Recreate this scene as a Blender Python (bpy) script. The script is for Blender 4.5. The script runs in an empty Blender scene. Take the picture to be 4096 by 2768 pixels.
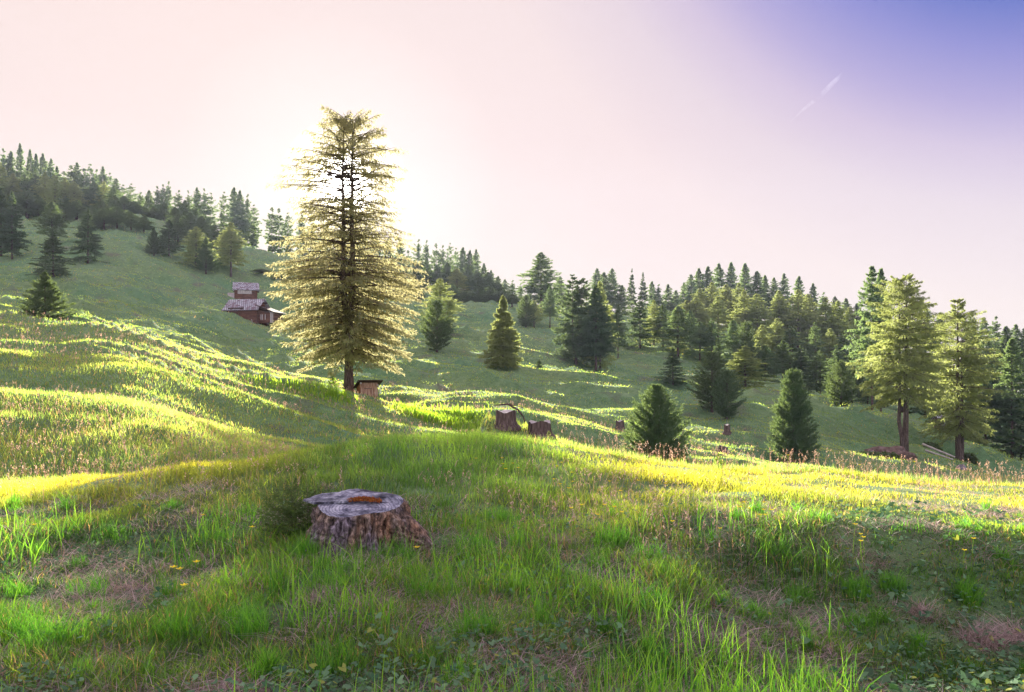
import bpy, math, random
import numpy as np
R = math.radians
sc = bpy.context.scene
col = bpy.data.collections.new('scene'); sc.collection.children.link(col)
F = 740.0; HZ = 375.0; EYE = 1.55          # focal length in pixels of a 1024 px wide frame, horizon row, eye height

# ------------------------------------------------------------------ noise
def _h(ix, iy, seed):
    h = (ix.astype(np.int64)*374761393 + iy.astype(np.int64)*668265263 + seed*1442695041) & 0xffffffff
    h = ((h ^ (h >> 13)) * 1274126177) & 0xffffffff
    return ((h ^ (h >> 16)) & 0xffff) / 65535.0
def vn(x, y, seed=0):
    x = np.asarray(x, float); y = np.asarray(y, float)
    ix = np.floor(x); iy = np.floor(y); fx = x-ix; fy = y-iy
    fx = fx*fx*(3-2*fx); fy = fy*fy*(3-2*fy)
    a = _h(ix, iy, seed); b = _h(ix+1, iy, seed); c = _h(ix, iy+1, seed); d = _h(ix+1, iy+1, seed)
    return (a*(1-fx)+b*fx)*(1-fy) + (c*(1-fx)+d*fx)*fy
def fbm(x, y, seed=0, o=4):
    s = 0; a = .5; t = 0
    for k in range(o):
        s = s + a*vn(x*2**k+k*17.3, y*2**k-k*9.1, seed+k); t += a; a *= .5
    return s/t

# ------------------------------------------------------------------ the hillside: sections read along nine bearings
XS = [0, 128, 256, 384, 512, 640, 768, 896, 1024]
K = [
 [(3.6,692),(6.5,560),(8,520),(10,497),(15.5,487),(18,436),(22,400),(32,391),(41,333),(54,314),(60,318),(66,313),(72,309),(80,300),(90,292),(98,282),(108,275),(115,274),(122,272.5),(150,253),(215,205)],
 [(3.6,692),(6.5,556),(8,512),(10.5,474),(15,481),(17.5,441),(21,407),(31,401),(38,353),(50,331),(56,335),(62,331),(70,326),(80,316),(90,308),(100,298),(112,288),(120,283),(130,281),(160,240),(215,215)],
 [(3.6,692),(6.5,552),(8.5,500),(12,457),(14.5,468),(16.5,462),(19,446),(31,441),(36.5,401),(49,369),(55,375),(60,371),(64,367),(72,369),(85,358),(100,340),(115,325),(125,318),(135,313),(165,270),(205,246)],
 [(3.6,692),(6.5,548),(9,495),(13,437),(16,452),(20,464),(25,468),(33,456),(38,430),(46,413),(51,420),(56,400),(63,385),(69,390),(78,384),(92,368),(108,350),(120,335),(132,325),(150,308),(225,280)],
 [(3.6,692),(6.5,550),(9,505),(13,442),(17,462),(20,472),(24,474),(28,468),(32,458),(42,448),(46.5,413),(50,408),(57,400),(65,405),(75,397),(88,380),(104,362),(118,345),(130,335),(145,317),(205,303)],
 [(4.0,692),(6.3,572),(7.9,521),(13,459),(17,478),(20,488),(24,492),(28,488),(32,480),(40,474),(44.5,440),(47,434),(53,426),(60,436),(70,414),(82,398),(92,386),(98,381),(112,388),(128,352),(190,320)],
 [(4.6,692),(6.2,602),(7.3,526),(13,471),(17,492),(20,502),(24,505),(28,502),(32,495),(36,488),(39,480),(42,472),(46,464),(52,469),(58,452),(66,430),(76,405),(86,385),(98,391),(120,380),(190,333)],
 [(4.9,692),(6.2,612),(7.2,524),(13,476),(17,495),(20,505),(24,508),(28,505),(32,500),(36,494),(40,489),(44,484),(48,478),(53,472),(60,462),(67,455),(74,440),(84,421),(96,430),(120,415),(190,352)],
 [(5.0,692),(6.3,617),(7.3,532),(13,486),(17,503),(20,512),(24,515),(28,513),(32,510),(36,507),(40,504),(44,500),(48,497),(53,493),(60,488),(68,482),(74,477),(80,473),(92,476),(115,455),(180,400)],
]
def far(Y): return Y if Y <= 120 else 120+(Y-120)*1.35
NU, NR = 361, 600
UX = np.linspace(-320, 1344, NU)                # bearing, as pixel column
RY = np.exp(np.linspace(math.log(1.0), math.log(900), NR))
KA = np.array(K, float); KA[:, :, 0] = np.where(KA[:, :, 0] > 120, 120+(KA[:, :, 0]-120)*1.35, KA[:, :, 0])                          # (9, 21, 2)
def _build():
    T = np.zeros((NU, NR))
    for i, x in enumerate(UX):
        Y = np.array([np.interp(x, XS, KA[:, k, 0]) for k in range(21)])
        P = np.array([np.interp(x, XS, KA[:, k, 1]) for k in range(21)])
        Z = (HZ-P)/F*Y
        Y = np.concatenate([[0.5, 2.6], Y, [Y[-1]+30, 900]])
        Z = np.concatenate([[-EYE, -EYE], Z, [Z[-1]-1.0, Z[-1]-120]])
        T[i] = np.interp(RY, Y, Z)
    def g(A, s, ax):
        n = int(3*s)+1; k = np.exp(-.5*(np.arange(-n, n+1)/s)**2); k /= k.sum()
        pad = [(0, 0), (0, 0)]; pad[ax] = (n, n); A = np.pad(A, pad, mode='edge')
        return np.apply_along_axis(lambda v: np.convolve(v, k, 'valid'), ax, A)
    T = g(T, 4.0, 0)
    return g(T, 2.2, 1)
TAB = _build()
def bumps(x, y, r):
    far = np.clip((r-11)/35, 0, 1)
    a = (fbm(x/12.0+3+y*.02, y/4.6+x*.03, 5, 3)-.5)*2.3*far*(.55+.75*np.clip((r-40)/40, 0, 1)) + (fbm(x/5.4, y/2.1+9, 11, 2)-.5)*(.6+.7*np.clip((r-55)/30, 0, 1))*far
    b = (fbm(x/1.7, y/1.5, 21, 3)-.5)*.26*np.clip((r-1.5)/4, 0, 1)*(1-.45*far)
    s = (fbm(x/26, y/15+4, 31, 2)-.5)*2.0*np.clip((r-50)/60, 0, 1)
    q = 1-np.abs(2*fbm(x/15+y*.03+8, y/3.6+x*.05, 41, 2)-1); t = np.clip(q, 0, 1)**6*(.35+.55*np.clip((r-55)/40, 0, 1))*far
    return a+b+s+t
def H(x, y):
    x = np.asarray(x, float); y = np.asarray(y, float)
    r = np.hypot(x, y)+1e-6; a = np.arctan2(x, y); ac = np.clip(a, -R(50), R(50))
    u = 512+F*np.tan(ac); Y = np.clip(r*np.cos(ac), 1.0, 899)
    fu = np.clip((u-UX[0])/(UX[1]-UX[0]), 0, NU-1.001); fr = np.log(Y)/math.log(900)*(NR-1)
    fr = np.clip(fr, 0, NR-1.001); iu = fu.astype(int); ir = fr.astype(int); du = fu-iu; dr = fr-ir
    z = (TAB[iu, ir]*(1-du)+TAB[iu+1, ir]*du)*(1-dr) + (TAB[iu, ir+1]*(1-du)+TAB[iu+1, ir+1]*du)*dr
    w = np.clip((np.abs(a)-R(58))/R(100), 0, 1); w = w*w*(3-2*w)
    z = z*(1-w) + (-EYE-.07*r)*w
    pxx = 512+F*x/np.maximum(y, 1.0); top_ = np.interp(pxx, [470, 485, 540, 600, 640], [436, 427, 436, 452, 466])
    sp_ = np.clip((480-top_)/F*21, 0, 2)*np.clip((pxx-455)/30, 0, 1)*np.clip((660-pxx)/60, 0, 1)*np.exp(-((y-21.5)/2.4)**2)*(y > 0)
    return z + EYE + bumps(x, y, r) + sp_
def Hs(x, y): return float(H(np.array([x]), np.array([y]))[0])
def gx(px, Y): return (px-512)/F*Y
def onray(px, py, y0=14.0):
    """depth at which the line of sight through a point of the picture meets the hillside"""
    Y = np.exp(np.linspace(math.log(y0), math.log(420), 1500))
    g = H((px-512)/F*Y, Y) - (EYE+(HZ-py)/F*Y)
    k = np.argmax(g >= 0)
    return float(Y[k]) if g[k] >= 0 else 150.0

# ------------------------------------------------------------------ object helpers
def tag(o, label=None, cat=None, group=None, kind=None):
    if label: o['label'] = label
    if cat: o['category'] = cat
    if group: o['group'] = group
    if kind: o['kind'] = kind
    return o
def mesh_np(name, V, faces, mat, smooth=False, colr=None):
    """faces: list of int arrays (n,k)"""
    me = bpy.data.meshes.new(name)
    V = np.asarray(V, np.float32); me.vertices.add(len(V)); me.vertices.foreach_set('co', V.ravel())
    faces = [np.asarray(f, np.int32) for f in faces if len(f)]
    lv = np.concatenate([f.ravel() for f in faces]); tot = np.concatenate([np.full(len(f), f.shape[1], np.int32) for f in faces])
    st = np.concatenate([[0], np.cumsum(tot)[:-1]]).astype(np.int32)
    me.loops.add(len(lv)); me.loops.foreach_set('vertex_index', lv)
    me.polygons.add(len(tot)); me.polygons.foreach_set('loop_start', st); me.polygons.foreach_set('loop_total', tot)
    if smooth: me.polygons.foreach_set('use_smooth', np.ones(len(tot), bool))
    me.update(calc_edges=True)
    if colr is not None:
        at = me.attributes.new('tint', 'FLOAT_COLOR', 'POINT')
        c = np.ones((len(V), 4), np.float32); c[:, :3] = colr; at.data.foreach_set('color', c.ravel())
    me.materials.append(mat)
    return me
def link(name, me, parent=None, loc=None):
    o = bpy.data.objects.new(name, me); col.objects.link(o)
    if parent is not None: o.parent = parent
    if loc is not None: o.location = loc
    return o
def empty(name, loc, rz=0):
    o = bpy.data.objects.new(name, None); o.empty_display_size = .3; col.objects.link(o); o.location = loc; o.rotation_euler = (0, 0, rz); return o
class MB:
    def __init__(s): s.v = []; s.f = []
    def box(s, cx, cy, cz, sx, sy, sz, rz=0, rx=0, ry=0):
        cr, sr = math.cos(rz), math.sin(rz); n = len(s.v)
        for a in (-.5, .5):
            for b in (-.5, .5):
                for c in (-.5, .5):
                    x, y, z = a*sx, b*sy, c*sz
                    y, z = y*math.cos(rx)-z*math.sin(rx), y*math.sin(rx)+z*math.cos(rx)
                    x, z = x*math.cos(ry)+z*math.sin(ry), -x*math.sin(ry)+z*math.cos(ry)
                    s.v.append((cx+x*cr-y*sr, cy+x*sr+y*cr, cz+z))
        s.f += [tuple(n+i for i in q) for q in ((0,1,3,2),(4,6,7,5),(0,4,5,1),(2,3,7,6),(0,2,6,4),(1,5,7,3))]
    def poly(s, pts):
        n = len(s.v); s.v += [tuple(p) for p in pts]; s.f.append(tuple(range(n, n+len(pts))))
    def prism(s, pts, off):
        n = len(s.v); k = len(pts); s.v += [tuple(p) for p in pts]; s.v += [(p[0]+off[0], p[1]+off[1], p[2]+off[2]) for p in pts]
        s.f.append(tuple(range(n, n+k))); s.f.append(tuple(range(n+2*k-1, n+k-1, -1)))
        for i in range(k): j = (i+1) % k; s.f.append((n+i, n+k+i, n+k+j, n+j))
    def tube(s, pts, rad, seg=6, jit=0, rng=None):
        n = len(s.v); P = [np.array(p, float) for p in pts]
        for i, p in enumerate(P):
            d = P[min(i+1, len(P)-1)]-P[max(i-1, 0)]; d /= np.linalg.norm(d)+1e-9
            a = np.cross(d, (0.13, .97, .2)); a /= np.linalg.norm(a)+1e-9; b = np.cross(d, a)
            for k in range(seg):
                t = 2*math.pi*k/seg; r = rad[i]*(1+(rng.uniform(-jit, jit) if rng else 0))
                s.v.append(tuple(p+(a*math.cos(t)+b*math.sin(t))*r))
        for i in range(len(P)-1):
            for k in range(seg):
                j = (k+1) % seg; s.f.append((n+i*seg+k, n+i*seg+j, n+(i+1)*seg+j, n+(i+1)*seg+k))
        s.f.append(tuple(n+k for k in range(seg))[::-1]); m = n+(len(P)-1)*seg; s.f.append(tuple(m+k for k in range(seg)))
    def build(s, name, mat, parent=None, loc=None, smooth=False):
        me = bpy.data.meshes.new(name); me.from_pydata(s.v, [], s.f); me.materials.append(mat)
        if smooth: me.polygons.foreach_set('use_smooth', [True]*len(me.polygons))
        me.update(); return link(name, me, parent, loc)

# ------------------------------------------------------------------ materials
def newmat(name):
    m = bpy.data.materials.new(name); m.use_nodes = True; nt = m.node_tree; nt.nodes.clear()
    return m, nt, nt.nodes.new('ShaderNodeOutputMaterial')
def N(nt, t, **kw):
    n = nt.nodes.new(t)
    for k, v in kw.items():
        if k in n.inputs: n.inputs[k].default_value = v
        else: setattr(n, k, v)
    return n
def L(nt, a, b): nt.links.new(a, b)
def ramp(nt, fac, stops):
    r = nt.nodes.new('ShaderNodeValToRGB'); e = r.color_ramp.elements
    while len(e) < len(stops): e.new(.5)
    for i, (p, c) in enumerate(stops): e[i].position = p; e[i].color = (*c, 1)
    L(nt, fac, r.inputs['Fac']); return r.outputs['Color']
def mixc(nt, f, a, b, mode='MIX'):
    m = nt.nodes.new('ShaderNodeMix'); m.data_type = 'RGBA'; m.blend_type = mode
    for s, v in ((m.inputs[0], f), (m.inputs[6], a), (m.inputs[7], b)):
        if hasattr(v, 'is_linked'): L(nt, v, s)
        elif isinstance(v, (int, float)): s.default_value = v
        else: s.default_value = (*v, 1)
    return m.outputs[2]
def leaf_mat(name, c1, c2, tr, tfac=.5, scale=.9, rough=.45, spec=.03, use_tint=False, tmul=(2.4, 2.2, 1.6)):
    m, nt, out = newmat(name)
    if use_tint:
        c = N(nt, 'ShaderNodeAttribute', attribute_name='tint').outputs['Color']
        tc = mixc(nt, 1.0, c, tmul, 'MULTIPLY')
    else:
        tx = N(nt, 'ShaderNodeTexCoord'); no = N(nt, 'ShaderNodeTexNoise', Scale=scale, Detail=3.0); L(nt, tx.outputs['Object'], no.inputs['Vector'])
        oi = N(nt, 'ShaderNodeObjectInfo')
        c = ramp(nt, no.outputs['Fac'], [(.35, c1), (.65, c2)])
        hsv = N(nt, 'ShaderNodeHueSaturation'); L(nt, c, hsv.inputs['Color'])
        mr = N(nt, 'ShaderNodeMapRange'); mr.inputs[3].default_value = .8; mr.inputs[4].default_value = 1.25; L(nt, oi.outputs['Random'], mr.inputs[0]); L(nt, mr.outputs[0], hsv.inputs['Value'])
        c = hsv.outputs['Color']; tc = mixc(nt, .25, tr, c)
    d = N(nt, 'ShaderNodeBsdfDiffuse'); t = N(nt, 'ShaderNodeBsdfTranslucent'); L(nt, c, d.inputs['Color']); L(nt, tc, t.inputs['Color'])
    mx = N(nt, 'ShaderNodeMixShader', Fac=tfac); L(nt, d.outputs[0], mx.inputs[1]); L(nt, t.outputs[0], mx.inputs[2])
    g = N(nt, 'ShaderNodeBsdfGlossy', Roughness=rough); g.inputs['Color'].default_value = (1, 1, 1, 1)
    m2 = N(nt, 'ShaderNodeMixShader', Fac=spec); L(nt, mx.outputs[0], m2.inputs[1]); L(nt, g.outputs[0], m2.inputs[2])
    L(nt, m2.outputs[0], out.inputs['Surface']); return m
def solid(name, stops, scale=4.0, stretch=(1, 1, 1), rough=.85, bump=.4, detail=6, rot=(0, 0, 0), coords='Object'):
    m, nt, out = newmat(name); tx = N(nt, 'ShaderNodeTexCoord'); mp = N(nt, 'ShaderNodeMapping')
    mp.inputs['Scale'].default_value = stretch; mp.inputs['Rotation'].default_value = rot; L(nt, tx.outputs[coords], mp.inputs['Vector'])
    no = N(nt, 'ShaderNodeTexNoise', Scale=scale, Detail=detail, Roughness=.65); L(nt, mp.outputs[0], no.inputs['Vector'])
    c = ramp(nt, no.outputs['Fac'], stops); b = N(nt, 'ShaderNodeBsdfPrincipled', Roughness=rough); b.inputs['Specular IOR Level'].default_value = .25
    L(nt, c, b.inputs['Base Color'])
    if bump:
        bp = N(nt, 'ShaderNodeBump', Strength=bump, Distance=.05); L(nt, no.outputs['Fac'], bp.inputs['Height']); L(nt, bp.outputs[0], b.inputs['Normal'])
    L(nt, b.outputs[0], out.inputs['Surface']); return m
M = {}
M['grass'] = leaf_mat('grass blades', 0, 0, 0, .62, use_tint=True, spec=.04, tmul=(4.9, 4.0, 1.7))
M['tuft'] = leaf_mat('tuft blades', 0, 0, 0, .55, use_tint=True, spec=.03, tmul=(3.0, 3.3, 1.6))
M['dry'] = leaf_mat('dry grass', 0, 0, 0, .4, use_tint=True, spec=.03, tmul=(1.5, 1.35, 1.1))
M['broad'] = leaf_mat('broad leaves', 0, 0, 0, .3, use_tint=True, spec=.015, rough=.6, tmul=(2.2, 2.2, 1.2))
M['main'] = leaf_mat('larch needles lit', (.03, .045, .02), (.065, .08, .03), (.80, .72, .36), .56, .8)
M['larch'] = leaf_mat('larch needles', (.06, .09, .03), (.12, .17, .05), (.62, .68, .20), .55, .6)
M['spruce'] = leaf_mat('spruce needles', (.018, .062, .052), (.042, .105, .062), (.30, .40, .12), .42, .6)
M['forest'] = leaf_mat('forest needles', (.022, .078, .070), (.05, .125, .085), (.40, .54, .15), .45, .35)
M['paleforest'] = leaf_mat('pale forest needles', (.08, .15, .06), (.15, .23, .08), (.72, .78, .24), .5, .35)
M['cembra'] = leaf_mat('stone pine needles', (.014, .052, .042), (.038, .098, .052), (.32, .42, .11), .40, 1.2)
M['sapling'] = leaf_mat('sapling needles', (.08, .13, .04), (.13, .19, .06), (.6, .62, .22), .5, 3.0)
M['shrub'] = leaf_mat('dark shrub leaves', (.025, .06, .02), (.06, .11, .03), (.25, .32, .06), .35, 5.0)
M['herb'] = leaf_mat('herb leaves', (.07, .16, .03), (.14, .24, .04), (.55, .72, .08), .5, 1.0)
M['petal'] = leaf_mat('yellow petals', (.80, .58, .01), (.88, .70, .03), (.8, .65, .04), .3, 9.0)
M['bark'] = solid('brown bark', [(.3, (.03, .022, .022)), (.5, (.10, .07, .065)), (.7, (.21, .155, .145))], 5, (3, 3, .45), .95, 1.0)
M['bark_far'] = solid('grey brown bark', [(.3, (.06, .04, .04)), (.7, (.16, .11, .11))], 3, (3, 3, .5), .95, .3)
M['logwood'] = solid('red brown logs', [(.3, (.025, .014, .012)), (.5, (.12, .052, .038)), (.75, (.28, .14, .09))], 2.2, (.5, .5, 5), .9, .6)
M['darkwood'] = solid('dark timber', [(.3, (.02, .012, .012)), (.7, (.09, .05, .04))], 3, (1, 1, 1), .9, .4)
M['palewood'] = solid('pale weathered timber', [(.3, (.28, .24, .24)), (.7, (.55, .5, .5))], 3, (1, 1, .3), .9, .3)
M['plank'] = solid('weathered planks', [(.3, (.06, .035, .035)), (.45, (.26, .14, .10)), (.58, (.42, .27, .2)), (.72, (.5, .42, .42))], 3.2, (4, 4, .35), .9, .5)
M['rust'] = solid('rusty planks', [(.3, (.03, .02, .015)), (.5, (.22, .09, .03)), (.7, (.4, .22, .10))], 3.2, (4, 4, .35), .9, .5)
M['iron'] = solid('dark iron', [(.3, (.03, .03, .035)), (.7, (.08, .08, .09))], 8, (1, 1, 1), .6, .1)
M['stone'] = solid('grey violet stone', [(.3, (.10, .085, .10)), (.7, (.32, .28, .32))], 3, (1, 1, 1), .9, .8)
M['earth'] = solid('bare earth with roots', [(.3, (.05, .032, .03)), (.55, (.15, .10, .09)), (.75, (.28, .2, .19))], 2.4, (1, 1, 1), 1, 1.0)
def shingle_mat():
    m, nt, out = newmat('grey shingles'); tx = N(nt, 'ShaderNodeTexCoord'); br = N(nt, 'ShaderNodeTexBrick', Scale=1.0); L(nt, tx.outputs['Object'], br.inputs['Vector'])
    mp = N(nt, 'ShaderNodeMapping'); mp.inputs['Rotation'].default_value = (R(-32), 0, 0); L(nt, tx.outputs['Object'], mp.inputs['Vector']); L(nt, mp.outputs[0], br.inputs['Vector'])
    br.inputs['Color1'].default_value = (.40, .40, .47, 1); br.inputs['Color2'].default_value = (.66, .65, .72, 1); br.inputs['Mortar'].default_value = (.05, .035, .05, 1)
    br.inputs['Brick Width'].default_value = .32; br.inputs['Row Height'].default_value = .3; br.inputs['Mortar Size'].default_value = .045
    no = N(nt, 'ShaderNodeTexNoise', Scale=1.7, Detail=4.0); L(nt, tx.outputs['Object'], no.inputs['Vector'])
    f = ramp(nt, no.outputs['Fac'], [(.46, (0, 0, 0)), (.62, (1, 1, 1))]); c = mixc(nt, f, br.outputs['Color'], (.16, .10, .13))
    b = N(nt, 'ShaderNodeBsdfPrincipled', Roughness=.85); L(nt, c, b.inputs['Base Color']); bp = N(nt, 'ShaderNodeBump', Strength=.5, Distance=.05); L(nt, br.outputs['Fac'], bp.inputs['Height']); bp.invert = True
    L(nt, bp.outputs[0], b.inputs['Normal']); L(nt, b.outputs[0], out.inputs['Surface']); return m
M['shingle'] = shingle_mat()
def ground_mat():
    m, nt, out = newmat('meadow turf'); tx = N(nt, 'ShaderNodeTexCoord')
    n1 = N(nt, 'ShaderNodeTexNoise', Scale=.09, Detail=6.0, Roughness=.6); n2 = N(nt, 'ShaderNodeTexNoise', Scale=1.3, Detail=8.0, Roughness=.75); n3 = N(nt, 'ShaderNodeTexNoise', Scale=.33, Detail=5.0)
    for n in (n1, n2, n3): L(nt, tx.outputs['Object'], n.inputs['Vector'])
    a = ramp(nt, n2.outputs['Fac'], [(.3, (.06, .105, .05)), (.5, (.12, .19, .09)), (.7, (.19, .26, .14))])
    b = ramp(nt, n1.outputs['Fac'], [(.35, (.75, .95, .9)), (.65, (1.2, 1.1, .95))]); c = mixc(nt, 1.0, a, b, 'MULTIPLY')
    f = ramp(nt, n3.outputs['Fac'], [(.56, (0, 0, 0)), (.72, (.75, .75, .75))]); c = mixc(nt, f, c, (.115, .088, .078))
    d = N(nt, 'ShaderNodeBsdfPrincipled', Roughness=.95); d.inputs['Specular IOR Level'].default_value = .1
    d.inputs['Sheen Weight'].default_value = .12; d.inputs['Sheen Roughness'].default_value = .4; d.inputs['Sheen Tint'].default_value = (.75, 1, .7, 1)
    L(nt, c, d.inputs['Base Color']); bp = N(nt, 'ShaderNodeBump', Strength=.7, Distance=.25); L(nt, n2.outputs['Fac'], bp.inputs['Height']); L(nt, bp.outputs[0], d.inputs['Normal'])
    L(nt, d.outputs[0], out.inputs['Surface']); return m
M['ground'] = ground_mat()
def stump_mat():
    m, nt, out = newmat('old rough stump bark'); tx = N(nt, 'ShaderNodeTexCoord'); mp = N(nt, 'ShaderNodeMapping'); mp.inputs['Scale'].default_value = (1, 1, .4); L(nt, tx.outputs['Object'], mp.inputs['Vector'])
    n = N(nt, 'ShaderNodeTexNoise', Scale=24.0, Detail=9.0, Roughness=.75); L(nt, mp.outputs[0], n.inputs['Vector']); n2 = N(nt, 'ShaderNodeTexNoise', Scale=4.5, Detail=4.0); L(nt, mp.outputs[0], n2.inputs['Vector'])
    a = ramp(nt, n.outputs['Fac'], [(.38, (.015, .012, .014)), (.5, (.16, .125, .12)), (.62, (.44, .38, .38))])
    b = ramp(nt, n2.outputs['Fac'], [(.44, (.9, .88, 1.1)), (.55, (.9, .8, .68)), (.70, (1.1, .72, .46))]); c = mixc(nt, 1.0, a, b, 'MULTIPLY')
    d = N(nt, 'ShaderNodeBsdfPrincipled', Roughness=.9); L(nt, c, d.inputs['Base Color']); bp = N(nt, 'ShaderNodeBump', Strength=1.0, Distance=.03); L(nt, n.outputs['Fac'], bp.inputs['Height']); L(nt, bp.outputs[0], d.inputs['Normal'])
    L(nt, d.outputs[0], out.inputs['Surface']); return m
M['stumpbark'] = stump_mat()
def cut_mat():
    m, nt, out = newmat('grey weathered cut wood'); tx = N(nt, 'ShaderNodeTexCoord'); mp = N(nt, 'ShaderNodeMapping'); mp.inputs['Location'].default_value = (-.03, .17, 0); mp.inputs['Scale'].default_value = (1, 1.25, .2); L(nt, tx.outputs['Object'], mp.inputs['Vector'])
    w = N(nt, 'ShaderNodeTexWave', Scale=7.0, Distortion=2.5, Detail=4.0); w.wave_type = 'RINGS'; w.rings_direction = 'SPHERICAL'; w.inputs['Detail Scale'].default_value = 1.6; w.inputs['Distortion'].default_value = 5.0; w.inputs['Scale'].default_value = 11.0; L(nt, mp.outputs[0], w.inputs['Vector'])
    n = N(nt, 'ShaderNodeTexNoise', Scale=9.0, Detail=8.0, Roughness=.7); L(nt, tx.outputs['Object'], n.inputs['Vector'])
    a = ramp(nt, w.outputs['Fac'], [(0, (.13, .135, .16)), (.3, (.22, .225, .265)), (1, (.28, .28, .32))]); b = ramp(nt, n.outputs['Fac'], [(.38, (.2, .21, .3)), (.5, (.8, .8, .9)), (.62, (1.5, 1.5, 1.5))]); c = mixc(nt, 1.0, a, b, 'MULTIPLY')
    m3 = N(nt, 'ShaderNodeMapping'); m3.inputs['Scale'].default_value = (3.0, 22, 1); m3.inputs['Rotation'].default_value = (0, 0, .25); L(nt, tx.outputs['Object'], m3.inputs['Vector'])
    n3 = N(nt, 'ShaderNodeTexNoise', Scale=1.0, Detail=5.0, Roughness=.6); L(nt, m3.outputs[0], n3.inputs['Vector']); c = mixc(nt, 1.0, c, ramp(nt, n3.outputs['Fac'], [(.36, (.12, .12, .16)), (.47, (.9, .9, .95)), (.7, (1.35, 1.3, 1.3))]), 'MULTIPLY')
    d = N(nt, 'ShaderNodeBsdfPrincipled', Roughness=.85); L(nt, c, d.inputs['Base Color']); bp = N(nt, 'ShaderNodeBump', Strength=.8, Distance=.012); L(nt, n.outputs['Fac'], bp.inputs['Height']); L(nt, bp.outputs[0], d.inputs['Normal'])
    L(nt, d.outputs[0], out.inputs['Surface']); return m
M['cut'] = cut_mat()
M['moss'] = solid('orange red moss', [(.3, (.12, .04, .02)), (.48, (.45, .12, .03)), (.6, (.50, .22, .05)), (.75, (.22, .2, .05))], 40, (1, 1, 1), 1, 1.0)

# ------------------------------------------------------------------ the ground, one sheet
def build_ground():
    th = np.concatenate([np.linspace(-180, -56, 50)[:-1], np.linspace(-56, -40, 40)[:-1], np.linspace(-40, 40, 620), np.linspace(40, 56, 40)[1:], np.linspace(56, 180, 50)[1:]])
    th = R(1)*th[:-1]; nr = 640; rr = np.exp(np.linspace(math.log(.35), math.log(900), nr)); nt_ = len(th)
    A, B = np.meshgrid(th, rr, indexing='ij'); X = B*np.sin(A); Y = B*np.cos(A); Z = H(X, Y)
    V = np.stack([X.ravel(), Y.ravel(), Z.ravel()], 1); V = np.vstack([V, [[0, 0, Hs(0, .01)]]])
    i = np.arange(nt_)[:, None]; j = np.arange(nr-1)[None, :]; i2 = (i+1) % nt_
    q = np.stack([(i*nr+j), (i*nr+j+1), (i2*nr+j+1), (i2*nr+j)], -1).reshape(-1, 4)[:, ::-1]
    k = np.arange(nt_); t = np.stack([np.full(nt_, len(V)-1), ((k+1) % nt_)*nr, k*nr], 1)
    me = mesh_np('ground', V, [q, t], M['ground'], True); o = link('ground', me); tag(o, 'rolling green hillside meadow of soft mounds and ridges', 'meadow', kind='structure')
build_ground()

# ------------------------------------------------------------------ grass
rng = np.random.default_rng(7)
def blades(X, Y, h, w, lean, seg, C, C2=None, z=None):
    n = len(X); Z = H(X, Y) if z is None else z; a = rng.uniform(0, 2*math.pi, n); f = rng.uniform(0, 2*math.pi, n)
    D = np.stack([np.cos(a), np.sin(a)], 1)*(lean*h)[:, None]; S = np.stack([np.cos(f), np.sin(f)], 1)
    rows = []; cols = []
    for k in range(seg+1):
        s = k/seg; p = np.stack([X+D[:, 0]*s*s, Y+D[:, 1]*s*s, Z-.02+h*(s-.25*lean*s*s)], 1)
        wd = w*(1-s**1.6)*.5
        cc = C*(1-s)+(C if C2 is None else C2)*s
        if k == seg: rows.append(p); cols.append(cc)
        else:
            o = np.stack([S[:, 0]*wd, S[:, 1]*wd, np.zeros(n)], 1); rows += [p-o, p+o]; cols += [cc, cc]
    m = 2*seg+1; V = np.stack(rows, 1).reshape(-1, 3); CC = np.stack(cols, 1).reshape(-1, 3); b = np.arange(n)[:, None]*m
    qs = [b+np.array([[2*k, 2*k+1, 2*k+3, 2*k+2]]) for k in range(seg-1)]
    t = b+np.array([[m-3, m-2, m-1]])
    return V, (np.concatenate(qs) if qs else np.zeros((0, 4), int)), t, CC
class Batch:
    def __init__(s): s.V = []; s.Q = []; s.T = []; s.C = []; s.n = 0
    def add(s, V, Q, T, C):
        s.V.append(V); s.C.append(C)
        if len(Q): s.Q.append(Q+s.n)
        if len(T): s.T.append(T+s.n)
        s.n += len(V)
    def done(s, name, mat, label, cat):
        fs = []
        if s.Q: fs.append(np.concatenate(s.Q))
        if s.T: fs.append(np.concatenate(s.T))
        o = link(name, mesh_np(name, np.concatenate(s.V), fs, mat, False, np.concatenate(s.C))); tag(o, label, cat, kind='stuff'); return o
def lerp3(a, b, t): return np.array(a)[None, :]*(1-t[:, None])+np.array(b)[None, :]*t[:, None]
STX, STY, STR = gx(359, 6.6), 6.6, .50            # the big stump
def scatter(n, y0, y1, umax=.92):
    Y = np.exp(rng.uniform(math.log(y0), math.log(y1), n)); X = rng.uniform(-umax, umax, n)*(Y+.25); return X, Y
def clear(X, Y, r=.46): return np.hypot(X-STX, Y-STY) > r
BR = []                                             # patches of broad leaves: px, py, radius px
def sun_tint(X, Y): px = 512+F*X/Y; return np.clip((Y-7.0)/3, 0, 1)*(.25+.75*np.clip(np.abs(px-430)/110-1, 0, 1))  # where the crest's sunlight is painted into the blades as yellow
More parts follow.
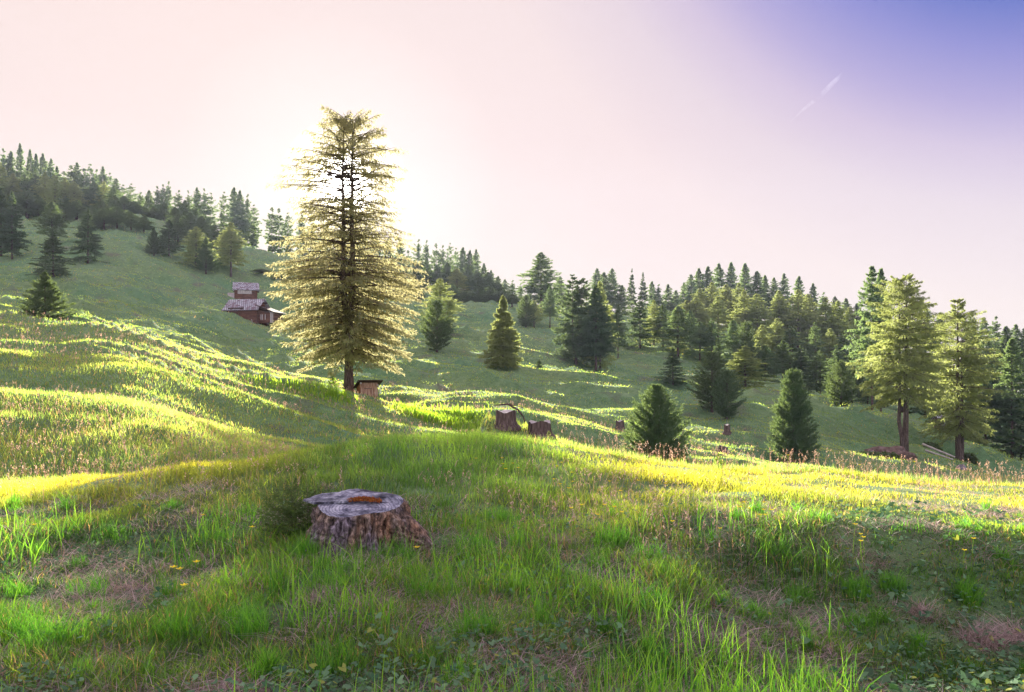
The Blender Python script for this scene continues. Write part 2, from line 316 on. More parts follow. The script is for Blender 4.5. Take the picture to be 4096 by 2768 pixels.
def green(X, Y, f):
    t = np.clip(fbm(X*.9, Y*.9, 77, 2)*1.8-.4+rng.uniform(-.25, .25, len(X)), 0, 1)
    c = lerp3((.012, .048, .018), (.07, .16, .022), t)  # dark tones paint the foreground shade into the blade colour
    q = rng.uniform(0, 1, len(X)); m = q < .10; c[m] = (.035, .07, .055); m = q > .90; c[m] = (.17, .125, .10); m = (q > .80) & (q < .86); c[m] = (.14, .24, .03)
    k = sun_tint(X, Y)[:, None]*.9; c = c*(1-k)+lerp3((.10, .13, .022), (.20, .21, .035), t)*k
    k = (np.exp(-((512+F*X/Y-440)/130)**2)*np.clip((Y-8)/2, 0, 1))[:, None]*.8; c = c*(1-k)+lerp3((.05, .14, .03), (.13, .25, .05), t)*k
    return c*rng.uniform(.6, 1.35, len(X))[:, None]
# near grass
b1 = Batch()
X, Y = scatter(340000, 2.2, 15); k = clear(X, Y)
cl = fbm(X*1.5, Y*1.5, 41, 3); k &= (cl+rng.uniform(-.2, .2, len(X)) + .2*np.clip((Y-6.2)/2, 0, 1)) > .41
X, Y, cl = X[k], Y[k], cl[k]
wet = np.clip((512+F*X/Y-700)/200, 0, 1)            # shorter turf under the broad leaves on the right
hh = (.05+.30*np.clip(cl-.36, 0, 1)**.95)*rng.uniform(.6, 1.35, len(X))*(1-.35*wet)
md = np.exp(-((512+F*X/Y-440)/130)**2)*np.clip((Y-8)/2, 0, 1); hh += .14*md*rng.uniform(.3, 1.2, len(X))
hh *= np.clip(.55+.45*np.clip(np.abs(X-STX)/.7+np.clip((STY-.3-Y)/-.4, 0, 1)*2, 0, 1), .55, 1)
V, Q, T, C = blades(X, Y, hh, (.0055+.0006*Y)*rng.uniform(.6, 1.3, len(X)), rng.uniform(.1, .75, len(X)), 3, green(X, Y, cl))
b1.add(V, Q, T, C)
bt = Batch()
def tuft(px, py, n, rad, h, c1, c2, lean=.35, w=.006, batch=None, y0=2.5):
    Y0 = onray(px, py, y0); X0 = gx(px, Y0); a = rng.uniform(0, 6.283, n); r = rad*np.sqrt(rng.uniform(0, 1, n))*(.6+.9*vn(np.cos(a)*1.5+px, np.sin(a)*1.5, 9))
    h = h*np.clip(1.15-.55*r/rad, .4, 1)*(.7+.5*vn(np.cos(a)*2+py, r*9, 10))
    X = X0+np.cos(a)*r; Y = Y0+np.sin(a)*r*.8; t = rng.uniform(0, 1, n)
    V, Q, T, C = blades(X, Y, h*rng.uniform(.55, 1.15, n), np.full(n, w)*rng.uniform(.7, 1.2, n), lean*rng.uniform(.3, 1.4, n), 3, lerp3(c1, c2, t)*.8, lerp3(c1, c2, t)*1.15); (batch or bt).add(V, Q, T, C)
G1, G2 = (.03, .12, .018), (.12, .25, .03)
for px, py, n, rad, h in [(307, 558, 700, .13, .30), (343, 548, 200, .12, .2), (855, 598, 420, .09, .27), (893, 592, 420, .10, .25), (968, 602, 420, .10, .28), (800, 600, 300, .10, .2), (780, 560, 260, .09, .2), (760, 620, 350, .12, .2), (860, 628, 350, .12, .2), (1005, 565, 300, .10, .2),
    (615, 545, 500, .2, .26), (470, 550, 500, .22, .26), (395, 560, 350, .16, .3), (500, 520, 500, .2, .22), (650, 560, 350, .15, .22), (560, 585, 400, .2, .2), (430, 600, 260, .15, .3), (330, 590, 260, .18, .24), (250, 640, 260, .12, .3), (180, 645, 240, .1, .32), (60, 650, 300, .14, .3), (20, 640, 260, .12, .3), (110, 540, 300, .2, .2), (215, 545, 300, .2, .2), (480, 640, 260, .12, .3)]:
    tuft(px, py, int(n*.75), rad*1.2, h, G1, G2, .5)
for i in range(150):
    tuft(rng.uniform(-20, 1044), rng.uniform(500, 690), int(rng.uniform(25, 130)), rng.uniform(.03, .16), rng.uniform(.12, .32), np.array(G1)*rng.uniform(.6, 1.1), np.array(G2)*rng.uniform(.5, 1.2), rng.uniform(.2, .7))
# long fresh blades all over the lower half
X, Y = scatter(17000, 2.4, 7.5); k = clear(X, Y) & (fbm(X*1.1+7, Y*1.1, 52, 3)+rng.uniform(-.05, .05, len(X)) > .53) & (512+F*X/Y < 860); X, Y = X[k], Y[k]; t = rng.uniform(0, 1, len(X))
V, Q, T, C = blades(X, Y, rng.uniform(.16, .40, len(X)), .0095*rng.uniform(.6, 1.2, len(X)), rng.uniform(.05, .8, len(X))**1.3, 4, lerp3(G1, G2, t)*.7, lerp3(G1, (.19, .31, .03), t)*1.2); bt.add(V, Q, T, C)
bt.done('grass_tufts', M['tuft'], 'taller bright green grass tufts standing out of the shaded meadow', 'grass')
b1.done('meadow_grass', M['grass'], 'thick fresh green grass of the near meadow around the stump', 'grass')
# mid and far grass
b2 = Batch()
for n, y0, y1, h0, wk in [(215000, 13, 38, .19, .0012), (250000, 36, 90, .14, .0011), (210000, 85, 260, .16, .0011)]:
    X, Y = scatter(n, y0, y1, .86); t = np.clip(fbm(X*.25, Y*.4, 61, 3)*2-.5+rng.uniform(-.3, .3, len(X)), 0, 1)
    c = lerp3((.07, .135, .05), (.15, .215, .07), t); dry = rng.uniform(0, 1, len(X)) < (.12 if y0 < 30 else .05); c[dry] = np.array((.25, .19, .13))*rng.uniform(.7, 1.2, dry.sum())[:, None]
    c *= rng.uniform(.85, 1.15, len(X))[:, None]
    V, Q, T, C = blades(X, Y, h0*rng.uniform(.4, 1.3, len(X)), wk*Y*rng.uniform(.7, 1.4, len(X)), rng.uniform(.1, .7, len(X)), 1, c); b2.add(V, Q, T, C)
b2.done('hillside_grass', M['grass'], 'finer grass covering the ridges and slopes farther up the hillside', 'grass')
# dead straw
b3 = Batch(); S1, S2 = (.20, .14, .15), (.62, .48, .48)
X, Y = scatter(130000, 2.3, 13); d = fbm(X*1.3+30, Y*1.3, 91, 3); k = clear(X, Y) & (d+rng.uniform(-.08, .08, len(X)) > .50+.12*np.clip((Y-8)/2, 0, 1)); X, Y = X[k], Y[k]; t = rng.uniform(0, 1, len(X))
V, Q, T, C = blades(X, Y, rng.uniform(.05, .17, len(X)), .004+.0005*Y, rng.uniform(.8, 2.4, len(X)), 3, lerp3(S1, S2, t)); b3.add(V, Q, T, C)
X, Y = scatter(150000, 2.3, 9); k = clear(X, Y); X, Y = X[k], Y[k]; q = rng.uniform(0, 1, (len(X), 1)); C0 = np.where(q < .35, np.array([[.02, .05, .02]]), np.where(q < .6, np.array([[.07, .11, .04]]), np.where(q < .8, np.array([[.20, .14, .13]]), np.array([[.10, .07, .05]]))))*rng.uniform(.6, 1.5, (len(X), 1))
V, Q, T, C = blades(X, Y, rng.uniform(.03, .09, len(X)), .005+.0007*Y, rng.uniform(.8, 2.8, len(X)), 2, C0); b3.add(V, Q, T, C)
for px, py, n, rad, h in [(870, 570, 300, .22, .22), (925, 618, 350, .14, .26), (985, 645, 420, .16, .3), (1015, 640, 300, .14, .3), (320, 600, 420, .26, .16), (370, 610, 300, .2, .16), (560, 545, 260, .12, .2), (700, 600, 260, .2, .16), (730, 640, 260, .2, .18), (800, 635, 260, .2, .16), (450, 610, 200, .12, .18), (130, 590, 200, .16, .14), (840, 660, 240, .2, .18), (385, 655, 160, .12, .16), (720, 480, 200, .3, .14), (325, 488, 240, .14, .14)]:
    tuft(px, py, n, rad, h, S1, S2, 1.7, .005, b3)
b3.done('dry_straw', M['dry'], 'matted dead straw lying between the green grass', 'dry grass')
# seed heads on stalks
b4 = Batch()
def heads(X, Y, h, C1, C2, sw, hl, hw):
    n = len(X); V, Q, T, C = blades(X, Y, h, np.full(n, 1.)*sw, rng.uniform(.05, .3, n), 3, lerp3(C1, C1, np.zeros(n))); b4.add(V, Q, T, C)
    tips = V.reshape(n, -1, 3)[:, -1]; fr = V.reshape(n, -1, 3)[:, -3]; d = tips-fr; d /= np.linalg.norm(d, axis=1)[:, None]
    for q in range(6):
        a = rng.normal(0, 1, (n, 3)); s = np.cross(d, a); s /= np.linalg.norm(s, axis=1)[:, None]; o = tips-d*(hl*(q/6.))[:, None] + s*(hw*.4)[:, None]
        e = d*.6+s*rng.uniform(.1, .8, (n, 1))+np.array([0, 0, -.1]); l = (hl*.45)[:, None]; ss = np.cross(e, d+a*.3); ss /= np.linalg.norm(ss, axis=1)[:, None]+1e-9; w = (hw*.5)[:, None]
        P = np.stack([o, o+e*l*.5+ss*w, o+e*l, o+e*l*.5-ss*w], 1).reshape(-1, 3); b4.add(P, np.arange(n*4).reshape(-1, 4), [], np.repeat(lerp3(C1, C2, rng.uniform(0, 1, n)), 4, 0))
P1, P2 = (.34, .20, .15), (.62, .44, .38)
def crest(n, x0, x1, pys, y0, y1, h0, h1, s=1.):
    px = rng.uniform(x0, x1, n); Y = rng.uniform(y0, y1, n); X = (px-512)/F*Y; heads(X, Y, rng.uniform(h0, h1, n), P1, P2, .004*s, rng.uniform(.05, .09, n)*s**.5, rng.uniform(.008, .014, n)*s)
crest(520, 560, 1060, 0, 11.8, 13.6, .2, .5, .95); crest(360, 520, 1060, 0, 8, 12, .2, .4, .9); crest(160, -30, 300, 0, 8.5, 11.5, .2, .42, 1.3); crest(60, 250, 560, 0, 9, 13, .2, .4, 1.)
crest(900, -30, 300, 0, 15, 23, .2, .38, 2.0); crest(1500, -30, 480, 0, 36, 50, .25, .45, 3.4); crest(1100, 380, 780, 0, 43, 62, .25, .45, 3.6)
for px, py, n in [(500, 522, 26), (560, 540, 30), (600, 500, 40), (640, 530, 26), (665, 545, 30), (640, 470, 24), (700, 545, 16), (320, 500, 8), (470, 500, 16), (215, 520, 14), (120, 500, 10)]:
    Y0 = onray(px, py, 3); a = rng.normal(0, .28, (n, 2)); heads(gx(px, Y0)+a[:, 0], Y0+a[:, 1], rng.uniform(.28, .5, n), (.34, .22, .17), (.6, .44, .38), .004, rng.uniform(.08, .13, n), rng.uniform(.008, .014, n))
b4.done('seed_heads', M['dry'], 'pinkish grass seed heads on thin stalks along the crests', 'seed heads')
# broad leaves
b5 = Batch()
def leaves(X, Y, size, hz):
    n = len(X); Z = H(X, Y)+hz; f = rng.uniform(0, 6.283, n); out = []
    shape = [(0, -.1), (.42, -.42), (.5, .05), (.25, .5), (0, .72), (-.25, .5), (-.5, .05), (-.42, -.42)]
    tl = rng.normal(0, .38, (n, 2))
    for x, y in shape:
        rx = (x*np.cos(f)-y*np.sin(f))*size; ry = (x*np.sin(f)+y*np.cos(f))*size
        out.append(np.stack([X+rx, Y+ry, Z+rx*tl[:, 0]+ry*tl[:, 1]+abs(x)*size*.3], 1))
    V = np.stack(out, 1).reshape(-1, 3); b = np.arange(n)[:, None]*8
    Q = np.concatenate([b+np.array([[0, 1, 2, 3]]), b+np.array([[0, 3, 4, 5]]), b+np.array([[0, 5, 6, 7]])])
    t = rng.uniform(0, 1, n); c = lerp3((.04, .11, .055), (.15, .25, .14), t)*rng.uniform(.6, 1.3, n)[:, None]; ye = rng.uniform(0, 1, n) < .05; c[ye] = (.24, .27, .06)
    b5.add(V, Q, [], np.repeat(c, 8, 0))
X, Y = scatter(16000, 3.2, 8.2); px = 512+F*X/Y; d = fbm(X*1.4, Y*1.4, 131, 3); k = ((px > 770)*(d > .40)*np.clip((px-770)/120, 0, 1) > rng.uniform(0, 1, len(X))) & (Y > 4.4) & (rng.uniform(0, 1, len(X)) < .75); X, Y = X[k], Y[k]
leaves(X, Y, rng.uniform(.022, .06, len(X)), rng.uniform(.03, .13, len(X)))
X, Y = scatter(26000, 2.6, 8); k = (fbm(X*1.2+50, Y*1.2, 141, 3) > .52) & clear(X, Y); X, Y = X[k], Y[k]; leaves(X, Y, rng.uniform(.012, .04, len(X)), rng.uniform(.02, .12, len(X)))
b5.done('broad_leaved_ground_cover', M['broad'], 'heart shaped grey green leaves of low ground cover plants', 'ground cover')
# bright tall herbs in the hollow behind the near mound
b6 = Batch()
for px, py, n, rx, ry, h in [(430, 420, 800, 1.6, 1.2, .6), (455, 424, 900, 1.6, 1.2, .6), (478, 430, 400, 1.3, 1.0, .5), (410, 414, 350, 1.0, 1.0, .55), (290, 391, 350, 3.0, 1.0, .3), (320, 392, 350, 2.2, 1.0, .35), (338, 397, 200, 1.0, .6, .4)]:
    Y0 = onray(px, py, 24); X0 = gx(px, Y0); X = X0+rng.normal(0, rx*.5, n); Y = Y0+rng.normal(0, ry*.5, n)
    t = rng.uniform(0, 1, n); V, Q, T, C = blades(X, Y, h*rng.uniform(.6, 1.15, n), rng.uniform(.05, .1, n), rng.uniform(.1, .5, n), 2, lerp3((.06, .14, .02), (.15, .24, .03), t)); b6.add(V, Q, T, C)
b6.done('bright_herbs', M['grass'], 'bright yellow green tall herbs growing in the hollow beside the shed', 'herbs')

# ------------------------------------------------------------------ conifers
def conifer(seed, Ht, cb, prof, Rm, nb, nt, nl, e_lo, e_hi, droop, tip, twig, ll, lw, hang, fan, stems=((0, 0, 1, 1),), fork=0, trunk_r=.02, tpow=1.0, up=0.0, whorl=0, sidebias=None, tri=False, lmin=.68, tipf=1.0, gap=None, thin=1.0, lv=.5, shrink=.5, bw=.16, etop=0):
    """returns crown and trunk as (V, faces); branch wood goes with the trunk"""
    g = np.random.default_rng(seed)
    t = np.sort(g.uniform(0, 1, nb))**tpow
    if whorl: t = np.clip((np.round(t*whorl)+g.normal(0, .28, nb))/whorl, 0, 1)
    si = g.integers(0, len(stems), nb); sx = np.array([s[0] for s in stems])[si]; sy = np.array([s[1] for s in stems])[si]; sh = np.array([s[2] for s in stems])[si]
    t = t*sh; z0 = Ht*(cb+(1-cb)*t)
    ph0 = np.floor((np.arange(nb)*2.39996 % 6.283)/1.57)*5.3
    Lr = np.interp(t, np.linspace(0, 1, len(prof)), prof)*Rm*g.uniform(lmin, 1.12, nb)*(1-lv/2+lv*vn(z0/Ht*9+ph0, np.zeros(nb)+seed, 3))
    ph = np.arange(nb)*2.39996+g.uniform(-.5, .5, nb); e = e_lo+(e_hi-e_lo)*t+g.normal(0, .09, nb)+etop*np.clip((t-.82)/.18, 0, 1)
    ff = np.clip((z0-fork)/max(Ht*.12, .01), 0, 1) if fork else np.ones(nb)
    bx, by = sx*ff, sy*ff
    def P(s, i=slice(None)):
        s_ = s; Li = Lr[i][:, None]; r = Li*s_*np.cos(e[i])[:, None]
        return np.stack([bx[i][:, None]+r*np.cos(ph[i])[:, None], by[i][:, None]+r*np.sin(ph[i])[:, None], z0[i][:, None]+Li*(s_*np.sin(e[i])[:, None]-droop*s_**2+tip*s_**3)], -1)
    s = (np.arange(nt)[None, :]+g.uniform(0, 1, (nb, nt)))/nt; s = .10+.90*s
    A = P(s)                                                       # nb,nt,3
    side = np.where(g.uniform(0, 1, (nb, nt)) < .5, -1, 1); off = side*(1.15-.75*s)*g.uniform(.5, 1.1, (nb, nt)); tp = ph[:, None]+off
    tl = twig*Lr[:, None]*(1.12-tipf*s)*g.uniform(.6, 1.2, (nb, nt))+ll*.3*(1-t)[:, None]
    td = np.stack([np.cos(tp), np.sin(tp), np.full_like(tp, 0)-.18*droop+up*.6+g.normal(0, .12, tp.shape)], -1)
    f = g.uniform(0.05, 1, (nb, nt, nl)); B = A[:, :, None, :]+td[:, :, None, :]*(tl[:, :, None]*f)[..., None]
    B[..., 2] -= (hang*.25*tl[:, :, None]*f*f)
    n = nb*nt*nl; B = B.reshape(-1, 3)
    d = np.repeat(td.reshape(-1, 3), nl, 0)*.8+g.normal(0, fan, (n, 3)); d[:, 2] += up-hang*g.uniform(.3, 1.2, n)
    d /= np.linalg.norm(d, axis=1)[:, None]; s_ = np.cross(d, g.normal(0, 1, (n, 3))); s_ /= np.linalg.norm(s_, axis=1)[:, None]+1e-9
    tq = 1-shrink*np.clip((B[:, 2]/Ht-.55)/.45, 0, 1)
    l = (ll*tq*g.uniform(.6, 1.3, n))[:, None]; w = (lw*tq*g.uniform(.6, 1.3, n))[:, None]
    V = np.stack([B, B+d*l*.5+s_*w*.5, B+d*l, B+d*l*.5-s_*w*.5], 1).reshape(-1, 3); Q = np.arange(n*4).reshape(-1, 4)
    if thin < 1:
        keep = g.uniform(0, 1, n) < 1-(1-thin)*np.clip((B[:, 2]/Ht-.38)/.22, 0, 1); V = V.reshape(-1, 4, 3)[keep].reshape(-1, 3); B = B[keep]; n = len(B); Q = np.arange(n*4).reshape(-1, 4)
    if gap:
        gx_, gz_, gr_ = gap; dd = np.hypot(B[:, 0]-gx_, (B[:, 2]-gz_)*1.1)/gr_; keep = dd > g.uniform(.85, 1.25, n)
        V = V.reshape(-1, 4, 3)[keep].reshape(-1, 3); Q = np.arange(len(V)).reshape(-1, 4)
    # trunk(s)
    mb = MB(); tr = trunk_r*Ht; seg = 9
    for (x, y, hh, rr) in stems:
        hs = np.linspace(0, Ht*(cb+(1-cb)*hh)*.985, 12); pts = []; rad = []
        for z in hs:
            k = min(max((z-fork)/(Ht*.12), 0), 1) if fork else 1
            pts.append((x*k+(g.normal(0, .012*Ht*.1)), y*k, z)); q = z/(Ht*(cb+(1-cb)*hh)); rad.append(tr*rr*(1-.93*q)*(1+.45*max(0, 1-q*14)))
        pts[0] = (pts[0][0], pts[0][1], -.03*Ht); mb.tube(pts, rad, seg)
    nv0 = len(mb.v); TV = np.array(mb.v); TF = mb.f
    # branch wood: three sided tapering rods
    ss = np.array([0, .3, .6, .92]); PP = P(np.repeat(ss[None], nb, 0)); rw = (trunk_r*Ht*bw*(Lr/Rm+.15))[:, None]*np.array([1, .75, .5, .15])[None]
    ca = [(0, 1.), (.87, -.5), (-.87, -.5)]; px_ = np.stack([-np.sin(ph), np.cos(ph)], 1); W = []
    for k in range(4):
        for a, b in ca: W.append(PP[:, k]+np.stack([px_[:, 0]*a*rw[:, k], px_[:, 1]*a*rw[:, k], b*rw[:, k]], 1))
    W = np.stack(W, 1).reshape(-1, 3); bb = np.arange(nb)[:, None]*12+nv0
    q = np.concatenate([bb+np.array([[k*3+i, k*3+(i+1) % 3, k*3+3+(i+1) % 3, k*3+3+i]]) for k in range(3) for i in range(3)])
    quads = np.array([f_ for f_ in TF if len(f_) == 4]); caps = [np.array([f_]) for f_ in TF if len(f_) != 4]
    return (V, [Q]), (np.vstack([TV, W]), [quads, q]+caps)
def tree_mesh(nm, data, leafm, barkm):
    (V, fs), (TV, tf) = data
    return mesh_np(nm+' crown', V, fs, M[leafm]), mesh_np(nm+' trunk', TV, tf, M[barkm])
def place(meshes, x, y, s, sw, label, cat, name, group=None, rz=0, tilt=0, z=None):
    e = empty(name, (x, y, (Hs(x, y) if z is None else z)-.01*s), rz); e.scale = (sw, sw, s); e.rotation_euler = (tilt, 0, rz)
    tag(e, label, cat, group); link('crown', meshes[0], e); link('trunk', meshes[1], e); return e
PF = [.6, .95, 1, .96, .88, .77, .63, .48, .29, .02]             # forest
PC = [.95, 1, .90, .79, .67, .55, .43, .30, .16, .0]             # cone
PE = [.45, .75, .93, 1, .98, .90, .80, .64, .42, .08]             # egg
PT = [.30, .5, .62, .8, .95, 1, .82, .6, .34, .03]                 # tall bare pine with crown on top
PROTO = {}
def proto(k, *a): PROTO[k] = a
# unit-height prototypes, shared by every copy
def mk():
    for i in range(4): PROTO['pine%d' % i] = tree_mesh('pine', conifer(100+i, 1, [.16, .22, .12, .28][i], PF, .17, 185, 11, 8, -.1, .6, .25, .15, .42, .026, .0085, .15, .45, trunk_r=.010, lmin=.35, tpow=.88, stems=((0, 0, 1, 1),) if i != 2 else ((0, 0, 1, 1), (.035, .02, .9, .8)), up=.15), 'forest', 'bark_far')
    for i in range(2): PROTO['tall%d' % i] = tree_mesh('tall pine', conifer(120+i, 1, .30, PT, .15, 100, 11, 7, -.05, .6, .2, .15, .4, .026, .009, .1, .5, trunk_r=.010, lmin=.35, up=.15), 'forest', 'bark_far')
    for i in range(3): PROTO['pale%d' % i] = tree_mesh('pale larch', conifer(130+i, 1, [.12, .05, .18][i], PF, .17, 185, 11, 8, -.1, .6, .3, .12, .42, .028, .008, .35, .4, trunk_r=.010, lmin=.4, tpow=.9), 'paleforest', 'bark_far')
    for i in range(3): PROTO['spruce%d' % i] = tree_mesh('spruce', conifer(140+i, 1, [.03, .05, .12][i], PC, .24, 170, 14, 11, -.25, .5, .25, .22, .40, .027, .009, .25, .3, lmin=.55, tpow=.9, trunk_r=.012, whorl=22), 'spruce', 'bark_far')
    for i in range(3): PROTO['cembra%d' % i] = tree_mesh('stone pine', conifer(150+i, 1, [.03, .06, .02][i], [PE, PC, PE][i], .26, 170, 11, 11, .0, .95, .05, .42, .28, .036, .0095, 0, .5, trunk_r=.014, up=.6, tipf=.75, lv=.25), 'cembra', 'bark_far')
mk()
LABELN = ['first', 'second', 'third', 'fourth', 'fifth', 'sixth', 'seventh', 'eighth', 'ninth', 'tenth', 'eleventh', 'twelfth', 'thirteenth', 'fourteenth', 'fifteenth', 'sixteenth', 'seventeenth', 'eighteenth', 'nineteenth', 'twentieth', 'twenty first', 'twenty second', 'twenty third', 'twenty fourth', 'twenty fifth', 'twenty sixth', 'twenty seventh', 'twenty eighth']
pr = random.Random(5)
WIDTH = {'pine': .17, 'tall': .15, 'pale': .17, 'spruce': .24, 'cembra': .26}
def tree(kind, px, top, base=None, Y=None, w=None, label='', cat='pine tree', name='pine_tree', group=None, y0=24):
    """px, top, base and w are read off the photograph; the ground decides the depth"""
    if Y is None: Y = onray(px, base, y0)
    if Y > 120 and base is None: Y = far(Y)
    x = gx(px, Y); g = Hs(x, Y); h = EYE+(HZ-top)/F*Y-g
    h = max(h, 1.0)
    k = kind.rstrip('0123456789'); sw = h if w is None else (w/F*Y/2)/WIDTH[k]*1.25
    return place(PROTO[kind], x, Y, h, sw, label, cat, name, group, pr.uniform(0, 6.28))
def row(pts, Y, wob, kinds, desc, group, base=None, wr=(15, 20)):
    Y = far(Y)
    for i, p in enumerate(sorted(pts)):
        px, top = p[0], p[1]; kd = p[2] if len(p) > 2 else pr.choice(kinds)
        nm = {'pine': 'pine_tree', 'tall': 'pine_tree', 'pale': 'larch_tree', 'spruce': 'spruce_tree', 'cembra': 'stone_pine'}[kd.rstrip('0123456789')]
        sp = {'pine_tree': 'dark pine', 'larch_tree': 'pale green larch', 'spruce_tree': 'dark spruce', 'stone_pine': 'dense stone pine'}[nm]
        lab = sp+', '+LABELN[i]+' from left '+desc
        tree(kd, px, top, Y=Y+pr.uniform(-wob, wob), w=pr.uniform(*wr), label=lab, cat=nm.replace('_', ' '), name=nm, group=group)
DK = ['pine0', 'pine1', 'pine2', 'pine3']; TL = ['tall0', 'tall1', 'pine2', 'pine3']; PL = ['pale0', 'pale1', 'pale2']
G_L = 'forest trees on the left hill'; G_M = 'forest trees on the middle hill'; G_R = 'forest trees on the right hill'
row([(3,148),(11,151),(20,143),(30,149),(36,153),(43,153,'pine1'),(51,158),(57,166)], 212, 6, DK, 'on the skyline at the left end of the hill', G_L)
row([(64,171),(71,165),(77,162),(84,168),(90,163),(97,169),(103,166),(110,172),(116,178),(123,184)], 208, 6, TL, 'on the skyline just past the first dip', G_L)
row([(131,183),(141,192),(149,190),(157,186),(163,184),(169,181),(179,190),(188,190),(197,187),(204,188),(211,192)], 205, 5, TL, 'on the skyline left of the bright gap', G_L, wr=(11, 17))
row([(224,191),(234,187),(240,190),(248,194),(254,204)], 203, 4, ['pine2', 'pine0', 'tall0'], 'in skyline clump right of the bright gap', G_L, wr=(15, 19))
row([(272,207),(279,208),(288,212)], 203, 4, TL, 'in small skyline clump touching the big larch', G_L, wr=(13, 18))
row([(0,162),(13,173),(24,170),(35,170),(45,172,'pale0'),(55,174,'pale1'),(65,178),(74,181,'pale2'),(84,185),(94,182),(104,181)], 190, 5, DK+['pale0'], 'in second row of the far left forest', G_L, wr=(17, 22))
row([(114,186),(124,196),(134,201),(144,206),(154,207),(164,202),(175,207),(185,200),(196,206)], 188, 5, DK, 'in second row left of the bright gap', G_L, wr=(15, 20))
row([(16,192),(28,190),(38,195),(66,196),(76,200),(103,200),(113,206),(127,214)], 172, 4, DK, 'in lowest row of the far left forest', G_L, wr=(18, 24))
row([(92,206),(104,208),(117,206),(131,212),(144,216),(178,214),(190,212),(202,216),(214,222)], 163, 2, DK, 'in lowest row behind the small pointed spruces', G_L, wr=(18, 24))
row([(302,214),(314,218),(327,222),(340,224),(352,226),(364,230),(376,234),(388,238)], 215, 5, DK, 'on the skyline seen through the big larch', G_L)
row([(400,240),(408,250),(419,239),(427,240),(436,243),(443,245),(450,242),(456,247)], 215, 4, TL+['pale0'], 'on the skyline just right of the big larch', G_M, wr=(12, 17))
row([(463,247),(470,250),(476,249),(484,263),(491,270),(498,276),(505,279),(513,280),(521,283),(529,290)], 205, 4, DK, 'on the skyline falling toward the saddle', G_M, wr=(13, 18))
row([(396,270),(406,268),(416,262),(427,264),(437,268),(447,262),(457,268),(468,264),(478,272),(488,272),(498,282)], 180, 5, DK+['pale1'], 'in second row of the middle forest', G_M, wr=(18, 24))
row([(386,292),(396,290),(407,286),(418,288),(452,284),(464,290),(478,288),(490,286),(502,290),(512,294)], 157, 2, DK, 'in lowest row of the middle forest', G_M, wr=(18, 24))
row([(262,292),(271,288),(281,296),(291,290),(302,296),(313,292),(325,296),(337,294)], 150, 3, DK, 'in dark low wood behind the big larch', G_L, wr=(16, 22))
row([(543,290),(560,276),(569,290),(597,268),(604,272),(612,268),(622,285)], 185, 4, DK, 'on the skyline behind the two broad spruces', G_R, wr=(15, 20))
row([(632,268,'spruce1'),(643,272,'spruce0'),(652,281),(659,284),(668,284),(676,290),(684,282)], 188, 4, DK, 'on the skyline left of the forest dome', G_R, wr=(13, 18))
row([(691,274),(699,268),(708,266),(719,263),(731,262),(745,263),(757,271)], 186, 4, DK, 'on top of the highest forest dome', G_R, wr=(19, 25))
row([(765,275),(774,277),(784,273),(799,276),(813,283),(824,292)], 186, 4, DK, 'on the skyline right of the forest dome', G_R, wr=(15, 20))
row([(835,296),(846,298),(857,303)], 178, 4, DK, 'on skyline left of the twin spruce tops', G_R, wr=(15, 20))
row([(700,288),(712,282),(726,284),(739,283)], 165, 3, PL, 'in second row of the forest dome', G_R, wr=(22, 28))  # pale needles here also paint sunlight onto the crowns
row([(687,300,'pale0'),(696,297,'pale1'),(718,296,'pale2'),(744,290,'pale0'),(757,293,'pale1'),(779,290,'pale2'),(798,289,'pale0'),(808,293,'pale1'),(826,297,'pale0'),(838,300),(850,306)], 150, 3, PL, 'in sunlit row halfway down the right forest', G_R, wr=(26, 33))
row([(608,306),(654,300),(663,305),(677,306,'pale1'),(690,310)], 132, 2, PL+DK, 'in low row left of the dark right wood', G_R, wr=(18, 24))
row([(700,322),(712,318),(733,320),(762,324,'pale1'),(777,318),(790,326),(815,322),(830,328),(846,330),(862,335)], 128, 3, PL+DK, 'in third row of the right forest', G_R, wr=(20, 28))  # pale larches mixed in so needle colour suggests sunlit crowns
row([(746,323,'cembra0'),(765,345),(783,340),(801,344,'spruce0'),(820,350),(836,345),(852,352),(868,360)], 112, 2, DK, 'in lowest row behind the right grassy crest', G_R, wr=(22, 28))
row([(925,304),(940,312),(972,312),(984,317),(996,316),(1006,326),(1016,324),(1026,326)], 160, 4, DK, 'on the far skyline at the right edge', G_R, wr=(20, 26))
row([(884,350),(902,360),(925,355),(945,365),(975,350),(1000,358)], 118, 3, DK, 'in dark wood behind the two sunlit larches', G_R, wr=(26, 34))
row([(985,380),(1012,338,'pine0'),(1021,392,'spruce1')], 96, 2, DK, 'standing close to the right edge', G_R, wr=(36, 46))
# single trees on the left meadow
T_ = tree
T_('cembra1', 1, 188, 256, w=26, label='dark green conifer cut by the left edge of the photo', cat='conifer', name='pine_tree')
T_('spruce2', 12, 191, 259, w=24, label='broad dark conifer beside the one at the left edge', cat='conifer', name='spruce_tree')
T_('pine0', 52, 202, 243, w=28, label='wide grey green pine above the bluish spruce on the left slope', cat='pine tree')
T_('spruce0', 53, 231, 276, w=32, label='dark bluish spruce low on the left slope under the wide pine', cat='spruce', name='spruce_tree')
T_('spruce1', 88, 209, 262, w=28, label='tall pale topped spruce alone at the edge of the left meadow', cat='spruce', name='spruce_tree')
T_('cembra1', 154, 227, 256, w=14, label='small pointed brownish spruce left of a wider dark one', cat='spruce', name='spruce_tree')
T_('spruce2', 169, 219, 256, w=24, label='wide dark spruce touching the small pointed brownish one', cat='spruce', name='spruce_tree')
T_('pale1', 196, 226, 268, w=28, label='pale feathery larch behind the dark pointed spruce', cat='larch', name='larch_tree')
T_('cembra1', 206, 237, 273, w=20, label='dark pointed spruce in front of the pale feathery larch', cat='spruce', name='spruce_tree')
